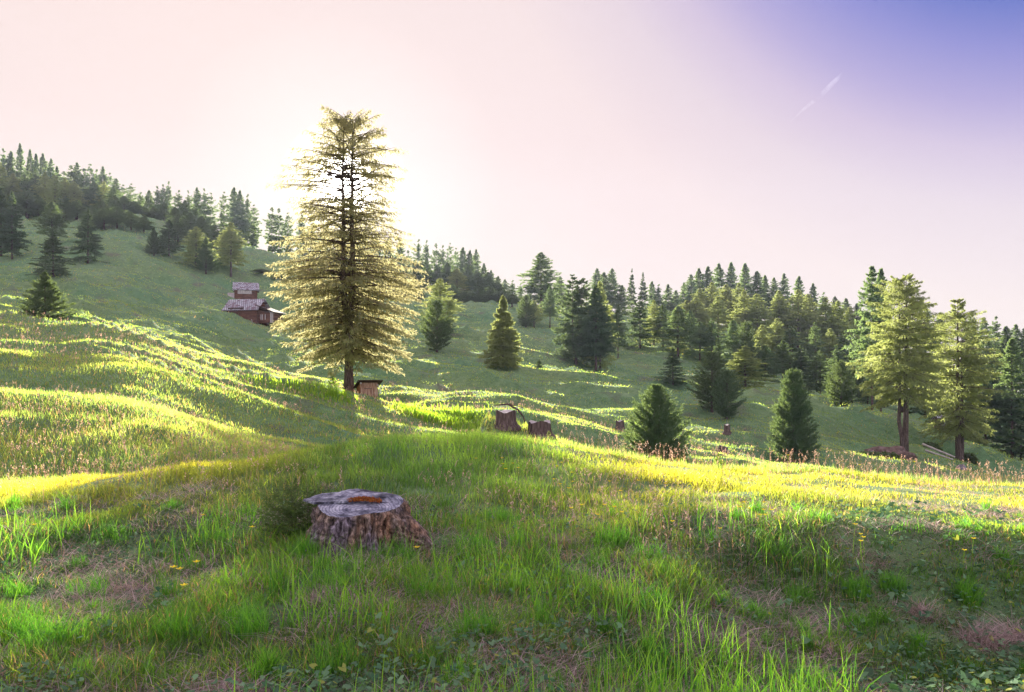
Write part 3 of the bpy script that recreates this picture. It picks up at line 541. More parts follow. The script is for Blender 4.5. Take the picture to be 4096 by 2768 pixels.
T_('pale2', 231, 222, 278, w=30, label='misty grey larch above the two log huts', cat='larch', name='larch_tree')
T_('cembra1', 45, 272, 321, w=40, label='lone round stone pine behind the golden ridge on the far left', cat='stone pine', name='stone_pine', y0=50)
# middle meadow
T_('pale0', 440, 278, 333, w=36, label='tall pale larch behind the dark egg shaped stone pine', cat='larch', name='larch_tree')
T_('cembra0', 437, 300, 352, w=28, label='dark egg shaped stone pine in front of the pale larch', cat='stone pine', name='stone_pine', y0=70)
T_('cembra2', 526, 296, 327, w=17, label='small dark egg shaped stone pine on the crest below the saddle', cat='stone pine', name='stone_pine', y0=70)
T_('pine3', 541, 252, Y=165, w=36, label='tallest open pine rising alone above the saddle skyline', cat='pine tree')
T_('pine3', 550, 286, 328, w=16, label='slim pine with a bare leaning trunk on the middle meadow', cat='pine tree', y0=70)
T_('pale2', 534, 300, Y=140, w=18, label='short sunlit larch under the tallest saddle pine', cat='larch', name='larch_tree')
T_('pale1', 600, 280, Y=110, w=28, label='sunlit larch behind the right one of the two broad spruces', cat='larch', name='larch_tree')
T_('spruce1', 640, 296, 348, w=26, label='light green spruce with a bare trunk foot on the grassy knoll', cat='spruce', name='spruce_tree', y0=100)
T_('pine1', 618, 304, Y=128, w=16, label='short pine left of the light green knoll spruce', cat='pine tree')
T_('pine0', 678, 306, 357, w=32, label='broad pine standing on the shoulder right of the knoll', cat='pine tree', y0=100)
T_('spruce0', 673, 348, 384, w=26, label='soft blue green young spruce on the grassy saddle below the knoll', cat='spruce', name='spruce_tree', y0=60)
T_('spruce0', 539, 360, 368, w=9, label='tiny dark spruce in the open meadow between the larger ones', cat='spruce', name='spruce_tree', y0=70)
T_('spruce0', 718, 338, Y=84, w=22, label='slim pointed spruce top rising behind the stone pine pair', cat='spruce', name='spruce_tree')
T_('pale1', 745, 345, Y=86, w=40, label='pale sunlit young pine behind the stone pine pair', cat='pine tree', y0=60)
T_('cembra0', 712, 353, 412, w=36, label='left and taller stone pine of the touching pair', cat='stone pine', name='stone_pine', y0=50)
T_('cembra2', 727, 371, 418, w=28, label='right and smaller stone pine of the touching pair', cat='stone pine', name='stone_pine', y0=50)
T_('cembra0', 841, 361, Y=82, w=26, label='small egg shaped stone pine on the golden crest left of the big larches', cat='stone pine', name='stone_pine', y0=60)
T_('pine3', 872, 265, Y=92, w=34, label='left one of the twin spruce tops behind the large right larch', cat='spruce', name='spruce_tree')
T_('pine0', 881, 268, Y=96, w=32, label='right one of the twin spruce tops behind the large right larch', cat='spruce', name='spruce_tree')

# larger, more detailed single trees
def hero(nm, seed, px, top, base, wpx, args, leafm, label, cat, name, y0=24, Y=None, barkm='bark_far'):
    if Y is None: Y = onray(px, base, y0)
    x = gx(px, Y); g = Hs(x, Y); h = EYE+(HZ-top)/F*Y-g; Rm = wpx/F*Y/2
    d = conifer(seed, h, Rm=Rm, **args); ms = tree_mesh(nm, d, leafm, barkm)
    return place(ms, x, Y, 1, 1, label, cat, name)
CE = dict(cb=.03, prof=PC, nb=320, nt=13, nl=12, e_lo=.0, e_hi=.8, droop=.05, tip=.35, twig=.32, ll=.24, lw=.045, hang=0, fan=.5, up=.75, trunk_r=.014, lmin=.85, tipf=.75, lv=.25)
hero('near stone pine', 201, 656, 387, 470, 60, dict(CE, prof=[.9, .98, 1, .96, .88, .77, .64, .50, .33, .08], ll=.18, lw=.04), 'cembra', 'dense bushy stone pine with sunlit rim behind the near grassy crest', 'stone pine', 'stone_pine', Y=38)
hero('columnar stone pine', 202, 793, 373, 462, 46, dict(CE, prof=[.85, 1, .98, .92, .84, .72, .62, .55, .46, .16], ll=.24), 'cembra', 'tall dark columnar stone pine right of the bushy one', 'stone pine', 'stone_pine', Y=54)
SP = dict(cb=.04, nb=260, nt=16, nl=10, e_lo=-.2, e_hi=.5, droop=.25, tip=.22, twig=.38, hang=.4, fan=.3, trunk_r=.013, whorl=20)
hero('golden spruce', 203, 503, 296, 366, 38, dict(SP, prof=[1, .95, .86, .74, .62, .50, .38, .28, .17, .03], ll=.36, lw=.08), 'larch', 'spruce with a golden lit left side and layered boughs in mid meadow', 'spruce', 'spruce_tree', y0=70)
hero('broad spruce left', 204, 576, 275, 364, 50, dict(SP, cb=.1, prof=[.8, 1, .92, .76, .62, .52, .44, .36, .28, .06], ll=.42, lw=.1, stems=((-.5, 0, 1, 1), (.9, .3, .95, .9)), fork=1.0), 'spruce', 'left one of the two broad dark spruces in mid meadow', 'spruce', 'spruce_tree', y0=70)
hero('broad spruce right', 205, 596, 286, 369, 40, dict(SP, cb=.2, prof=[.9, 1, .92, .8, .7, .6, .5, .38, .24, .04], ll=.42, lw=.1), 'spruce', 'right one of the two broad spruces, with a bare trunk foot', 'spruce', 'spruce_tree', y0=70)
LA = dict(nb=240, nt=22, nl=10, e_lo=-.15, e_hi=.6, droop=.28, tip=.12, twig=.42, ll=.34, lw=.065, hang=1.1, fan=.42, trunk_r=.018)
hero('triple larch', 206, 904, 274, 457, 90, dict(LA, nb=300, cb=.30, prof=[.7, .92, 1, 1, .95, .88, .76, .60, .42, .10], lmin=.5, stems=((-.42, 0, .95, .7), (.3, .2, 1, 1), (.05, -.3, .9, .7)), fork=.4), 'larch', 'large sunlit larch with several trunks at the right', 'larch', 'larch_tree', Y=67, barkm='bark')
hero('twin larch', 207, 960, 297, 458, 68, dict(LA, cb=.2, prof=[.75, .95, 1, 1, .96, .88, .76, .60, .40, .10], lmin=.5, stems=((-.22, 0, 1, 1), (.3, .2, .88, .8)), fork=.4), 'larch', 'twin trunk larch at the right, next to the largest larch', 'larch', 'larch_tree', Y=72, barkm='bark')
# the big backlit larch
YM = 50.0; xm = gx(349, YM); zb = Hs(xm, YM); hm = EYE+(HZ-109)/F*YM-zb
PM = [(0, .78), (.067, .86), (.17, .96), (.31, 1.02), (.42, 1), (.52, .88), (.6, .84), (.7, .82), (.82, .76), (.90, .66), (.95, .50), (.98, .30), (1, .16)]
pm = np.interp(np.linspace(0, 1, 40), [a for a, b in PM], [b for a, b in PM])
def mt():
    sf = .62
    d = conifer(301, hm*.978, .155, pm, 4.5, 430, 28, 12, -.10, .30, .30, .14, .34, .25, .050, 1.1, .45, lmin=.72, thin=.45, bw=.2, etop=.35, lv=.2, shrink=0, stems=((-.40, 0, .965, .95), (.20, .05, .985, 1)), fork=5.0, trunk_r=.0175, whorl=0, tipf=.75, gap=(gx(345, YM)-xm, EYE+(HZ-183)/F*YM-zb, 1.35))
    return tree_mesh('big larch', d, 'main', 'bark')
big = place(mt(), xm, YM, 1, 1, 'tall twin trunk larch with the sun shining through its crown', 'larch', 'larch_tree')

# small saplings
def sapling(px, py, hpx, Y, label, mat='sapling', wpx=None):
    x = gx(px, Y); h = hpx/F*Y; w = (wpx or hpx*.8)/F*Y/2
    d = conifer(int(px*7), h, .04, PC, w, 60, 9, 7, -.1, .6, .1, .15, .35, h*.07, h*.022, .1, .4, trunk_r=.02, whorl=9)
    place(tree_mesh('sapling', d, mat, 'bark'), x, Y, 1, 1, label, 'young spruce', 'spruce_sapling')
sapling(489, 433, 30, 15.5, 'pale green spruce sapling beside the dead branch stump')
sapling(549, 452, 22, 14.5, 'tiny pale spruce sapling right of the low grey stump behind the crest')
sapling(303, 470, 18, 9.5, 'faint green spruce seedling on the mound left of the stump', 'herb')
sapling(718, 470, 20, 13.4, 'thin green seedling poking above the bright crest', 'herb')
sapling(333, 396, 17, 48.5, 'small green spruce at the foot of the big larch', 'herb', 14)
# bushes
def bush(px, Y, rpx, hpx, n, mat, label, name='bush', cat='bush', ls=.03):
    g = np.random.default_rng(int(px)); x = gx(px, Y); z = Hs(x, Y); r = rpx/F*Y; h = hpx/F*Y
    a = g.uniform(0, 6.283, n); q = g.uniform(0, 1, n)**.5; hz = g.uniform(0, 1, n); rr = r*q*np.sqrt(1-hz**2*.9)*(.8+.4*vn(np.cos(a)*2, np.sin(a)*2+px, 4))
    B = np.stack([np.cos(a)*rr, np.sin(a)*rr*.8, hz*h], 1); d = g.normal(0, .6, (n, 3)); d[:, 2] += .4; d /= np.linalg.norm(d, axis=1)[:, None]
    s = np.cross(d, g.normal(0, 1, (n, 3))); s /= np.linalg.norm(s, axis=1)[:, None]; l = ls*g.uniform(.6, 1.4, n)[:, None]
    V = np.stack([B, B+d*l*.5+s*l*.28, B+d*l, B+d*l*.5-s*l*.28], 1).reshape(-1, 3)
    e = empty(name, (x, Y, z)); tag(e, label, cat); link('foliage', mesh_np('foliage', V, [np.arange(4*n).reshape(-1, 4)], M[mat]), e)
    mb = MB()
    for k in range(7):
        t = g.uniform(0, 6.28); mb.tube([(0, 0, -.02), (math.cos(t)*r*.3, math.sin(t)*r*.3, h*.5), (math.cos(t)*r*.6, math.sin(t)*r*.6, h*.85)], [.006*Y/7+.003, .004*Y/7, .001], 5)
    mb.build('stem', M['bark'], e)
x_ = gx(292, 6.9); place(tree_mesh('juniper', conifer(77, .46, .02, [1, .95, .8, .6, .3], .36, 120, 14, 7, .0, 1.1, .15, .3, .45, .028, .009, .05, .5, stems=((0, 0, 1, .4), (-.14, .05, .75, .4), (.16, -.04, .8, .4), (.05, -.14, .6, .4)), fork=.02, trunk_r=.02, lmin=.4, up=.25), 'shrub', 'bark'), x_, 6.9, 1, 1, 'dark feathery juniper bush growing against the left side of the big stump', 'bush', 'juniper_bush')
bush(884, 62, 22, 12, 2500, 'shrub', 'low green shrubs under the large right larch', ls=.25)
bush(868, 60, 16, 9, 1500, 'shrub', 'low green shrubs around the violet grey stump under the larch', ls=.22)
bush(930, 71, 12, 10, 1200, 'shrub', 'dark bush at the foot of the largest larch', ls=.25)
bush(275, 112, 5, 9, 500, 'shrub', 'dark bush right of the lower log hut', ls=.3)
bush(968, 73, 10, 12, 900, 'shrub', 'green bush beside the twin larch trunks', ls=.25)

# ------------------------------------------------------------------ stumps
def slab_outline(P):
    g = random.Random(8); out = []
    for i, p in enumerate(P):
        q = P[(i+1) % len(P)]
        for k in range(6):
            t = k/6; j = g.uniform(-.012, .012); out.append((p[0]+(q[0]-p[0])*t+j, p[1]+(q[1]-p[1])*t-j+g.uniform(-.008, .008), p[2]+(q[2]-p[2])*t-.004))
    return out
def big_stump():
    g = np.random.default_rng(3); e = empty('tree_stump', (STX, STY, Hs(STX, STY)-.04)); tag(e, 'large weathered tree stump with orange moss on its cut top', 'tree stump'); e.scale = (.94, .94, .86)
    nA, nZ = 220, 46; a = np.linspace(0, 2*math.pi, nA, endpoint=False); t = np.linspace(0, 1, nZ); A, T = np.meshgrid(a, t, indexing='ij')
    R0 = .355+.028*np.sin(2*A+.6)+.02*np.sin(3*A+1.2)
    flare = (1-T)**2.0*(.16+.09*np.clip(np.sin(5*A+.4), 0, 1)) + .03*(1-T)
    rid = np.abs(np.sin(A*17+2.2*fbm(A*2+5, T*2.0, 8, 2)*3+1.2*np.sin(T*4))); rid = rid**.6
    cr = (rid**.6-.7)*.13*(1.1-.25*T) + (fbm(A*9, T*9, 12, 4)-.5)*.12 + (vn(A*26, T*17, 19)-.5)*.022
    cr *= np.clip((1-T)*12, .15, 1)
    Rr = R0+flare+cr
    top = .44+.075*np.sin(A-.1)+.012*np.sin(4*A)
    X = Rr*np.cos(A)*1.04; Y = Rr*np.sin(A)*.92; Z = -.12+(top+.12)*T
    V = np.stack([X.ravel(), Y.ravel(), Z.ravel()], 1); i = np.arange(nA)[:, None]; j = np.arange(nZ-1)[None]; i2 = (i+1) % nA
    q = np.stack([i*nZ+j, i2*nZ+j, i2*nZ+j+1, i*nZ+j+1], -1).reshape(-1, 4)
    link('bark', mesh_np('stump bark', V, [q], M['stumpbark'], True), e)
    # cut top: discs of rings, the back half a step higher, a crack between them
    nR = 26; ring = []; s = np.linspace(0, 1, nR); Xt = X[:, -1]; Yt = Y[:, -1]; Zt = Z[:, -1]
    for q_ in s[::-1]:
        x = Xt*q_*1.0; y = Yt*q_; z = Zt*q_+(.44)*(1-q_)
        st = np.clip((y-.02-.05*np.sin(x*9))/.035, 0, 1); z = z+st*.028*np.clip((1-q_)*6, 0, 1) - .02*np.exp(-((y-.015-.05*np.sin(x*9))/.02)**2)*(q_ < .97)
        z = z - .014*np.exp(-((x-.03)**2+(y+.18)**2)/.02) + (fbm(x*14+4, y*14, 33, 3)-.5)*.018 + .004*(q_ < .999)
        ring.append(np.stack([x, y, z], 1))
    V = np.concatenate(ring); i = np.arange(nR-1)[:, None]; j = np.arange(nA)[None]; j2 = (j+1) % nA
    q = np.stack([i*nA+j, i*nA+j2, (i+1)*nA+j2, (i+1)*nA+j], -1).reshape(-1, 4)
    link('cut_top', mesh_np('stump top', V, [q], M['cut'], True), e)
    # overhanging slab of old wood, left and back
    mb = MB(); pts = slab_outline([(-.53, .02, .455), (-.40, -.07, .44), (-.14, -.07, .45), (-.02, .02, .465), (.04, .14, .485), (-.12, .26, .50), (-.40, .20, .49)])
    mb.prism(pts, (0, 0, .02)); mb.build('wood_slab', M['cut'], e)
    # moss
    n = 1500; x = g.normal(0, .085, n); y = g.normal(0, .024, n); k = (np.abs(x) < .17) & (np.abs(y) < .05); x, y = x[k]+.05, y[k]-.0; n = len(x)
    B = np.stack([x, y, .455+.022*np.exp(-((x-.03)/.12)**2)+g.uniform(0, .01, n)+y*.2], 1); d = g.normal(0, .5, (n, 3)); d[:, 2] += 1; d /= np.linalg.norm(d, axis=1)[:, None]; sd = np.cross(d, g.normal(0, 1, (n, 3))); sd /= np.linalg.norm(sd, axis=1)[:, None]
    V = np.stack([B-d*.01, B+sd*.005, B+d*.018, B-sd*.005], 1).reshape(-1, 3); link('moss', mesh_np('moss', V, [np.arange(4*n).reshape(-1, 4)], M['moss']), e)
    # the lumpy root on the right
    nA, nZ = 110, 50; a = np.linspace(0, 2*math.pi, nA, endpoint=False); t = np.linspace(0, 1, nZ); A, T = np.meshgrid(a, t, indexing='ij'); rr = np.sin(np.clip(T, 0, 1)*math.pi)**.6
    dis = 1+(fbm(A*3.1+7, T*9, 71, 4)-.5)*.75+(vn(A*12, T*28, 72)-.5)*.22; cx = .20+.50*T; X = cx+.03*np.cos(A); Yv = -.04-.13*T+np.cos(A)*.19*rr*dis; Zv = .17*(1-T)+.05+np.sin(A)*(.26-.13*T)*rr*dis
    V = np.stack([X.ravel(), Yv.ravel(), Zv.ravel()], 1); i = np.arange(nA)[:, None]; j = np.arange(nZ-1)[None]; i2 = (i+1) % nA
    q = np.stack([i*nZ+j, i*nZ+j+1, i2*nZ+j+1, i2*nZ+j], -1).reshape(-1, 4); link('root', mesh_np('root', V, [q], M['stumpbark'], True), e)
big_stump()
def small_stump(px, py, Y, wpx, hpx, label, tilt=0, mat='bark', top='palewood'):
    x = gx(px, Y); r = wpx/F*Y/2; h = hpx/F*Y; g = np.random.default_rng(int(px*3)); e = empty('tree_stump', (x, Y, Hs(x, Y))); e.rotation_euler = (0, tilt, 0); tag(e, label, 'tree stump')
    mb = MB(); n = 28; zs = [-.25, .0, .15, .4, .7, 1.0]; fl = [1.5, 1.4, 1.15, 1.02, .97, .95]; rj = 1+.16*np.abs(np.sin(np.arange(n)*math.pi/n*9))-.08+g.normal(0, .04, n)
    for zz, f in zip(zs, fl):
        for k in range(n): a = 6.2832*k/n; mb.v.append((r*f*rj[k]*math.cos(a), r*f*rj[k]*math.sin(a), h*zz+(.1*h*math.sin(3*a+px) if zz == 1 else 0)))
    for i in range(5):
        for k in range(n): j = (k+1) % n; mb.f.append((i*n+k, i*n+j, (i+1)*n+j, (i+1)*n+k))
    mb.build('bark', M[mat], e, smooth=True); tb = MB()
    for k in range(n): a = 6.2832*k/n; tb.v.append((r*.95*rj[k]*math.cos(a), r*.95*rj[k]*math.sin(a), h+.1*h*math.sin(3*a+px)))
    tb.v.append((0, 0, h*.93))
    for k in range(n): tb.f.append((k, (k+1) % n, n))
    tb.build('cut_top', M[top], e); return e
def dy(px, py, y0): return onray(px, py, y0)
s1 = small_stump(506, 428, 20.6, 20, 15, 'dark broken stump tangled with a fallen branch behind the pale sapling')
mb = MB(); mb.tube([(-.3, -.1, .42), (.05, -.25, .46), (.35, -.3, .3), (.5, -.35, .1), (.55, -.4, -.1)], [.015, .03, .028, .02, .012], 6); mb.tube([(.05, -.25, .46), (.3, -.3, .42), (.52, -.2, .35)], [.02, .016, .008], 6); x_ = gx(506, 21.5)
tag(mb.build('fallen_branch', M['bark'], None, (x_, 21.3, Hs(x_, 21.3)+.05)), 'bent bare branch lying over the dark broken stump', 'branch')
small_stump(540, 440, 20.6, 22, 14, 'low grey stump with a pale cut top behind the near crest')
small_stump(620, 421, 51, 8, 9, 'small grey stump near the end of the middle golden ridge')
small_stump(623, 424, dy(722, 452, 40), 14, 9, 'unused') if False else None
s_ = dy(722, 452, 40); small_stump(722, 452, s_, 9, 6, 'pale crumbling stump on the ridge between the two large stone pines', .3)
small_stump(727, 433, dy(727, 433, 50), 6, 8, 'small forked stump below the stone pine pair')
small_stump(872, 462, 62, 9, 11, 'rounded violet grey stump under the large right larch', top='stone')
# root mound, logs, rocks
def rock(px, Y, wpx, hpx, label, mat='stone', name='rock', cat='rock', sink=.3, stretch=1.0, rz=0):
    g = np.random.default_rng(int(px*5+Y)); x = gx(px, Y); r = wpx/F*Y/2; h = hpx/F*Y; nA, nB = 40, 22; a = np.linspace(0, 2*math.pi, nA, endpoint=False); b = np.linspace(-math.pi/2, math.pi/2, nB); A, B = np.meshgrid(a, b, indexing='ij')
    X = np.cos(A)*np.cos(B); Yv = np.sin(A)*np.cos(B); Z = np.sin(B); d = 1+(fbm(X*2+px, Yv*2+Z*2, int(px), 4)-.5)*.7
    V = np.stack([(X*d*r).ravel(), (Yv*d*r*.7*stretch).ravel(), (Z*d*h).ravel()], 1); i = np.arange(nA)[:, None]; j = np.arange(nB-1)[None]; i2 = (i+1) % nA
    q = np.stack([i*nB+j, i2*nB+j, i2*nB+j+1, i*nB+j+1], -1).reshape(-1, 4); o = link(name, mesh_np(name, V, [q], M[mat]), None, (x, Y, Hs(x, Y)-h*sink)); o.rotation_euler = (0, 0, rz); tag(o, label, cat); return o
rock(888, 64, 50, 13, 'reddish brown earth bank with bare roots beside the large larch', 'earth', 'earth_bank', 'earth bank', .5, .8)
rock(548, 20.0, 62, 7, 'dark bare earth bank behind the near crest below the low grey stump', 'earth', 'earth_bank', 'earth bank', .3, 1.2)
rock(590, 20.5, 40, 6, 'smaller dark earth bank behind the crest right of the low stumps', 'earth', 'earth_bank', 'earth bank', .3, 1.2)
rock(961, 64, 10, 5, 'pale violet stone below the twin larch'); rock(1018, 60, 16, 6, 'brown boulder at the far right edge of the slope', 'earth')
rock(445, 52, 12, 4, 'low grey stone on the middle golden ridge'); rock(148, 128, 9, 2.5, 'dark stone strip in the left meadow', 'earth'); rock(300, 5.6, 16, 3, 'small pale stone in the grass before the stump') if False else None
def log(px0, px1, Y0, Y1, r, label, mat='palewood', lift=.1, name='log'):
    x0, x1 = gx(px0, Y0), gx(px1, Y1); n = 8; pts = []
    for k in range(n):
        t = k/(n-1); x = x0+(x1-x0)*t; y = Y0+(Y1-Y0)*t; pts.append((x, y, 0))
    za, zb_ = Hs(x0, Y0)+lift, Hs(x1, Y1)+lift; zz = max(0, max(Hs(p[0], p[1])+lift*.5-(za+(zb_-za)*k/(n-1)) for k, p in enumerate(pts)))
    mb = MB(); mb.tube([(p[0]-x0, p[1]-Y0, (zb_-za)*k/(n-1)) for k, p in enumerate(pts)], [r*(1-.3*k/(n-1)) for k in range(n)], 7, .08, random.Random(2)); tag(mb.build(name, M[mat], None, (x0, Y0, za+zz), smooth=True), label, 'log')
log(922, 955, 70, 68.5, .12, 'upper one of two pale poles lying between the right larches'); log(925, 953, 68.8, 67.6, .10, 'lower one of two pale poles lying between the right larches')
log(893, 902, 60.5, 59.5, .18, 'forked bleached root lying below the large right larch', lift=.5, name='bleached_root')
x_ = gx(254, 100); log(251.5, 255.5, 96, 101, .06, 'short pale stick on the grass below the lower log hut', lift=.3, name='stick')

# ------------------------------------------------------------------ huts
def gable_hut(name, label, px, Y, w, d, wall, rise, rz, loc=None, roofm='shingle', lean=True, over=.5, z=None):
    x = gx(px, Y); e = empty(name, (x, Y, (Hs(x, Y) if z is None else z)), rz); tag(e, label, 'log hut')
    mb = MB(); n = int(wall/.24)
    for k in range(-4, n):                                       # log courses
        z0 = (k+.5)*wall/n
        for s in (-1, 1): mb.box(0, s*d/2, z0, w+.3, .22, wall/n-.03)
        for s in (-1, 1): mb.box(s*w/2, 0, z0, .2, d+.3, wall/n-.05)
    mb.box(0, 0, wall/2-.3, w-.1, d-.1, wall+.3)
    for s in (-1, 1): mb.prism([(s*(w/2+.05), -d/2, wall), (s*(w/2+.05), d/2, wall), (s*(w/2+.05), 0, wall+rise)], (-s*.2, 0, 0))
    mb.build('wall', M['logwood'], e)
    rf = MB(); sl = math.atan2(rise, d/2); ln = math.hypot(rise, d/2)+over
    for s in (-1, 1):
        cy = s*(ln/2)*math.cos(sl); cz = wall+rise-(ln/2)*math.sin(sl)+.12
        rf.box(0, cy, cz, w+2*over, ln, .1, 0, -s*sl)
        for k in range(9):                                         # rows of shingles, each lapping the next
            f = (k+.5)/9*ln; rf.box(.004*k, s*f*math.cos(sl), wall+rise+.12-f*math.sin(sl)+.065+.002*k, w+2*over+.03*(k % 2), ln/9*.97, .03, 0, -s*(sl-.05))
    rf.build('roof', M[roofm], e); return e
zl = EYE+(HZ-321)/F*100
Yh = 111
h1 = gable_hut('log_hut', 'larger lower log hut with a patchy shingle roof and a lean-to', 247, Yh, 5.1, 3.2, 1.5, 1.5, R(-13), over=.45)
mb = MB(); rr_ = random.Random(4)
for k in range(10): mb.box(2.65+k*.24, -1.2+.02*(k % 2), .5-.04*k, .22, .06, 2.0-.09*k)
mb.box(3.85, .3, .4, 2.3, 2.6, 1.3); mb.build('lean_to_wall', M['logwood'], h1)
mb = MB(); mb.prism([(2.5, -1.75, 2.05), (2.5, 1.7, 2.05), (5.5, 1.7, .95), (5.5, -1.75, .95)], (0, 0, .09)); mb.build('lean_to_roof', M['darkwood'], h1)
for k, (dx, dw) in enumerate([(4.75, .22), (5.02, .16)]): mb = MB(); mb.box(dx, -1.27, .25, dw, .05, 1.5); mb.build('pale_board', M['palewood'], h1)
for dx in (3.1, 3.35, 3.8): mb = MB(); mb.box(dx, -1.26, .35, .12, .05, .8); mb.build('pale_board', M['palewood'], h1)
mb = MB(); mb.box(-.6, -1.93, 1.65, 2.6, .06, .2); mb.build('beam', M['darkwood'], h1)
Yu = 147
h2 = gable_hut('log_hut', 'smaller upper log hut with a smooth grey roof behind the lower hut', 246, Yu, 3.9, 3.0, 1.9, 1.3, R(18), over=.5)
mb = MB(); mb.box(-.2, -1.66, 1.3, 2.6, .05, .7); mb.build('pale_board', M['palewood'], h2); 
mb = MB(); mb.box(1.99, .1, 1.3, .05, .5, .6); w_ = mb.build('window', M['palewood'], h2)
mb = MB(); mb.prism([(-3.3, -.9, -.3), (-3.3, .9, -.3), (-3.3, 0, 1.1)], (1.4, 0, 0)); mb.build('side_shed', M['darkwood'], h2)
mb = MB(); mb.prism([(-3.4, -1.0, -.2), (-3.4, -.02, 1.2), (-2.0, -.02, 1.2), (-2.0, -1.0, -.2)], (0, -.07, .05)); mb.build('side_shed_roof', M['palewood'], h2)
h3 = gable_hut('log_hut', 'dark little hut half hidden behind the right larches', 948, 100, 3.0, 3.0, 1.6, 2.1, R(10), over=.5, z=EYE+(HZ-441)/F*100)
# plank shed beside the big larch
Ys = 49.0; xs = gx(367, Ys); zs = Hs(xs, Ys)-.1; sh = empty('plank_shed', (xs, Ys, zs), R(24)); tag(sh, 'small leaning plank shed with a slanted roof right of the big larch trunk', 'shed')
rr_ = random.Random(9); sh.scale = (.74, .74, .66); mb = MB(); W_, D_, Hf, Hb = 1.55, 1.5, 2.25, 1.65
for k in range(9):
    xx = -W_/2+(k+.5)*W_/9; mb.box(xx, -D_/2, Hf/2-.2, W_/9-.018, .04+.01*rr_.random(), Hf+.3)
mb.build('front_wall', M['plank'], sh); mb = MB()
for s in (-1, 1):
    for k in range(8):
        f = (k+.5)/8; yy = -D_/2+f*D_; hh_ = Hf-(Hf-Hb)*f; mb.box(s*W_/2, yy, hh_/2-.2, .045, D_/8-.02, hh_+.3)
mb.box(0, D_/2, Hb/2-.2, W_, .05, Hb+.3); mb.build('side_wall', M['rust'], sh)
mb = MB(); mb.prism([(-W_/2-.25, -D_/2-.35, Hf+.12), (W_/2+.4, -D_/2-.35, Hf+.12), (W_/2+.4, D_/2+.3, Hb-.02), (-W_/2-.25, D_/2+.3, Hb-.02)], (0, 0, .1)); mb.build('roof', M['darkwood'], sh)
dr = MB(); dr.box(-.1, -D_/2-.035, .95, .75, .03, 1.7); d_ = dr.build('door', M['plank'], sh)
mb = MB(); mb.box(-.1, -D_/2-.06, 1.62, .7, .02, .05); mb.box(-.3, -D_/2-.06, .85, .3, .02, .05); mb.build('hinge', M['iron'], d_)
mb = MB(); mb.box(-W_/2+.02, -D_/2-.12, Hf-.1, .12, .2, .16); mb.box(W_/2-.02, -D_/2-.12, Hf-.3, .12, .2, .16); mb.build('beam', M['palewood'], sh)

# ------------------------------------------------------------------ buttercups
def flower_mesh(seed):
    g = random.Random(seed); mb = MB(); h = .36+.10*g.random(); mb.tube([(0, 0, -.02), (.01, 0, h*.5), (.02, .01, h)], [.0022, .002, .0016], 5)
    me = bpy.data.meshes.new('buttercup'); n0 = len(mb.f); c = (.02, .01, h)
    for k in range(5):
        a = 6.283*k/5; a1, a2 = a-.55, a+.55; r = .018
        mb.poly([c, (c[0]+math.cos(a1)*r*.8, c[1]+math.sin(a1)*r*.8, h+.007), (c[0]+math.cos(a)*r*1.3, c[1]+math.sin(a)*r*1.3, h+.011), (c[0]+math.cos(a2)*r*.8, c[1]+math.sin(a2)*r*.8, h+.007)])
    me.from_pydata(mb.v, [], mb.f); me.materials.append(M['herb']); me.materials.append(M['petal'])
    for i, p in enumerate(me.polygons): p.material_index = 1 if i >= n0 else 0
    return me
FM = [flower_mesh(i) for i in range(3)]
fl = [(501, 480), (506, 479), (515, 480), (519, 484), (555, 474), (560, 478), (573, 490), (575, 493), (554, 500), (607, 503), (619, 507), (640, 505), (668, 507), (690, 497), (500, 473), (475, 473), (600, 536), (607, 535), (613, 536), (619, 532), (560, 508), (571, 512), (573, 528), (580, 535), (693, 515), (741, 527), (747, 531), (750, 537), (757, 534), (762, 532), (765, 538), (768, 536), (771, 540), (852, 554), (859, 556), (863, 573), (866, 568), (963, 572), (970, 570), (200, 548), (253, 554), (178, 625), (181, 624), (180, 630), (193, 620), (675, 553), (722, 550), (416, 596), (350, 470), (860, 470), (790, 466), (915, 472), (700, 466), (640, 478), (32, 560)]
for i, (a, b) in enumerate(fl):
    Y = onray(a, min(b+22, 690), 2.6); Y = min(Y, 13.2); x = gx(a, Y); o = link('buttercup', FM[i % 3], None, (x, Y, Hs(x, Y))); o.rotation_euler = (0, 0, i*1.3); k = 1.0+.10*Y/5; o.scale = (k, k, 1)
    zone = 'in the shaded grass of the lower left' if a < 300 else 'on the mound near the stump' if a < 480 else 'on the middle slope right of the stump' if a < 680 else 'along the right hand grass'
    tag(o, 'small yellow buttercup '+zone, 'flower', 'yellow buttercups '+zone)

# ------------------------------------------------------------------ vapour trail
def contrail(pts, w, name, label):
    m, nt, out = newmat('thin ice cloud'); tx = N(nt, 'ShaderNodeTexCoord'); no = N(nt, 'ShaderNodeTexNoise', Scale=.02, Detail=6.0); L(nt, tx.outputs['Object'], no.inputs['Vector'])
    v = N(nt, 'ShaderNodeVolumePrincipled'); v.inputs['Color'].default_value = (1, 1, 1, 1)
    mr = N(nt, 'ShaderNodeMapRange'); mr.inputs[1].default_value = .4; mr.inputs[2].default_value = .7; mr.inputs[3].default_value = 0; mr.inputs[4].default_value = .0045; L(nt, no.outputs['Fac'], mr.inputs[0]); L(nt, mr.outputs[0], v.inputs['Density'])
    L(nt, v.outputs[0], out.inputs['Volume']); mb = MB(); Yc = 2600; P = [((a-512)/F*Yc, Yc, EYE+(HZ-b)/F*Yc) for a, b in pts]
    mb.tube(P, w, 10); o = mb.build(name, m); tag(o, label, 'vapour trail', kind='structure')
contrail([(790, 122), (805, 108), (820, 96), (832, 84), (842, 74), (853, 66)], [1, 6, 10, 10, 6, 1], 'vapour_trail', 'faint white vapour trail high in the blue sky')

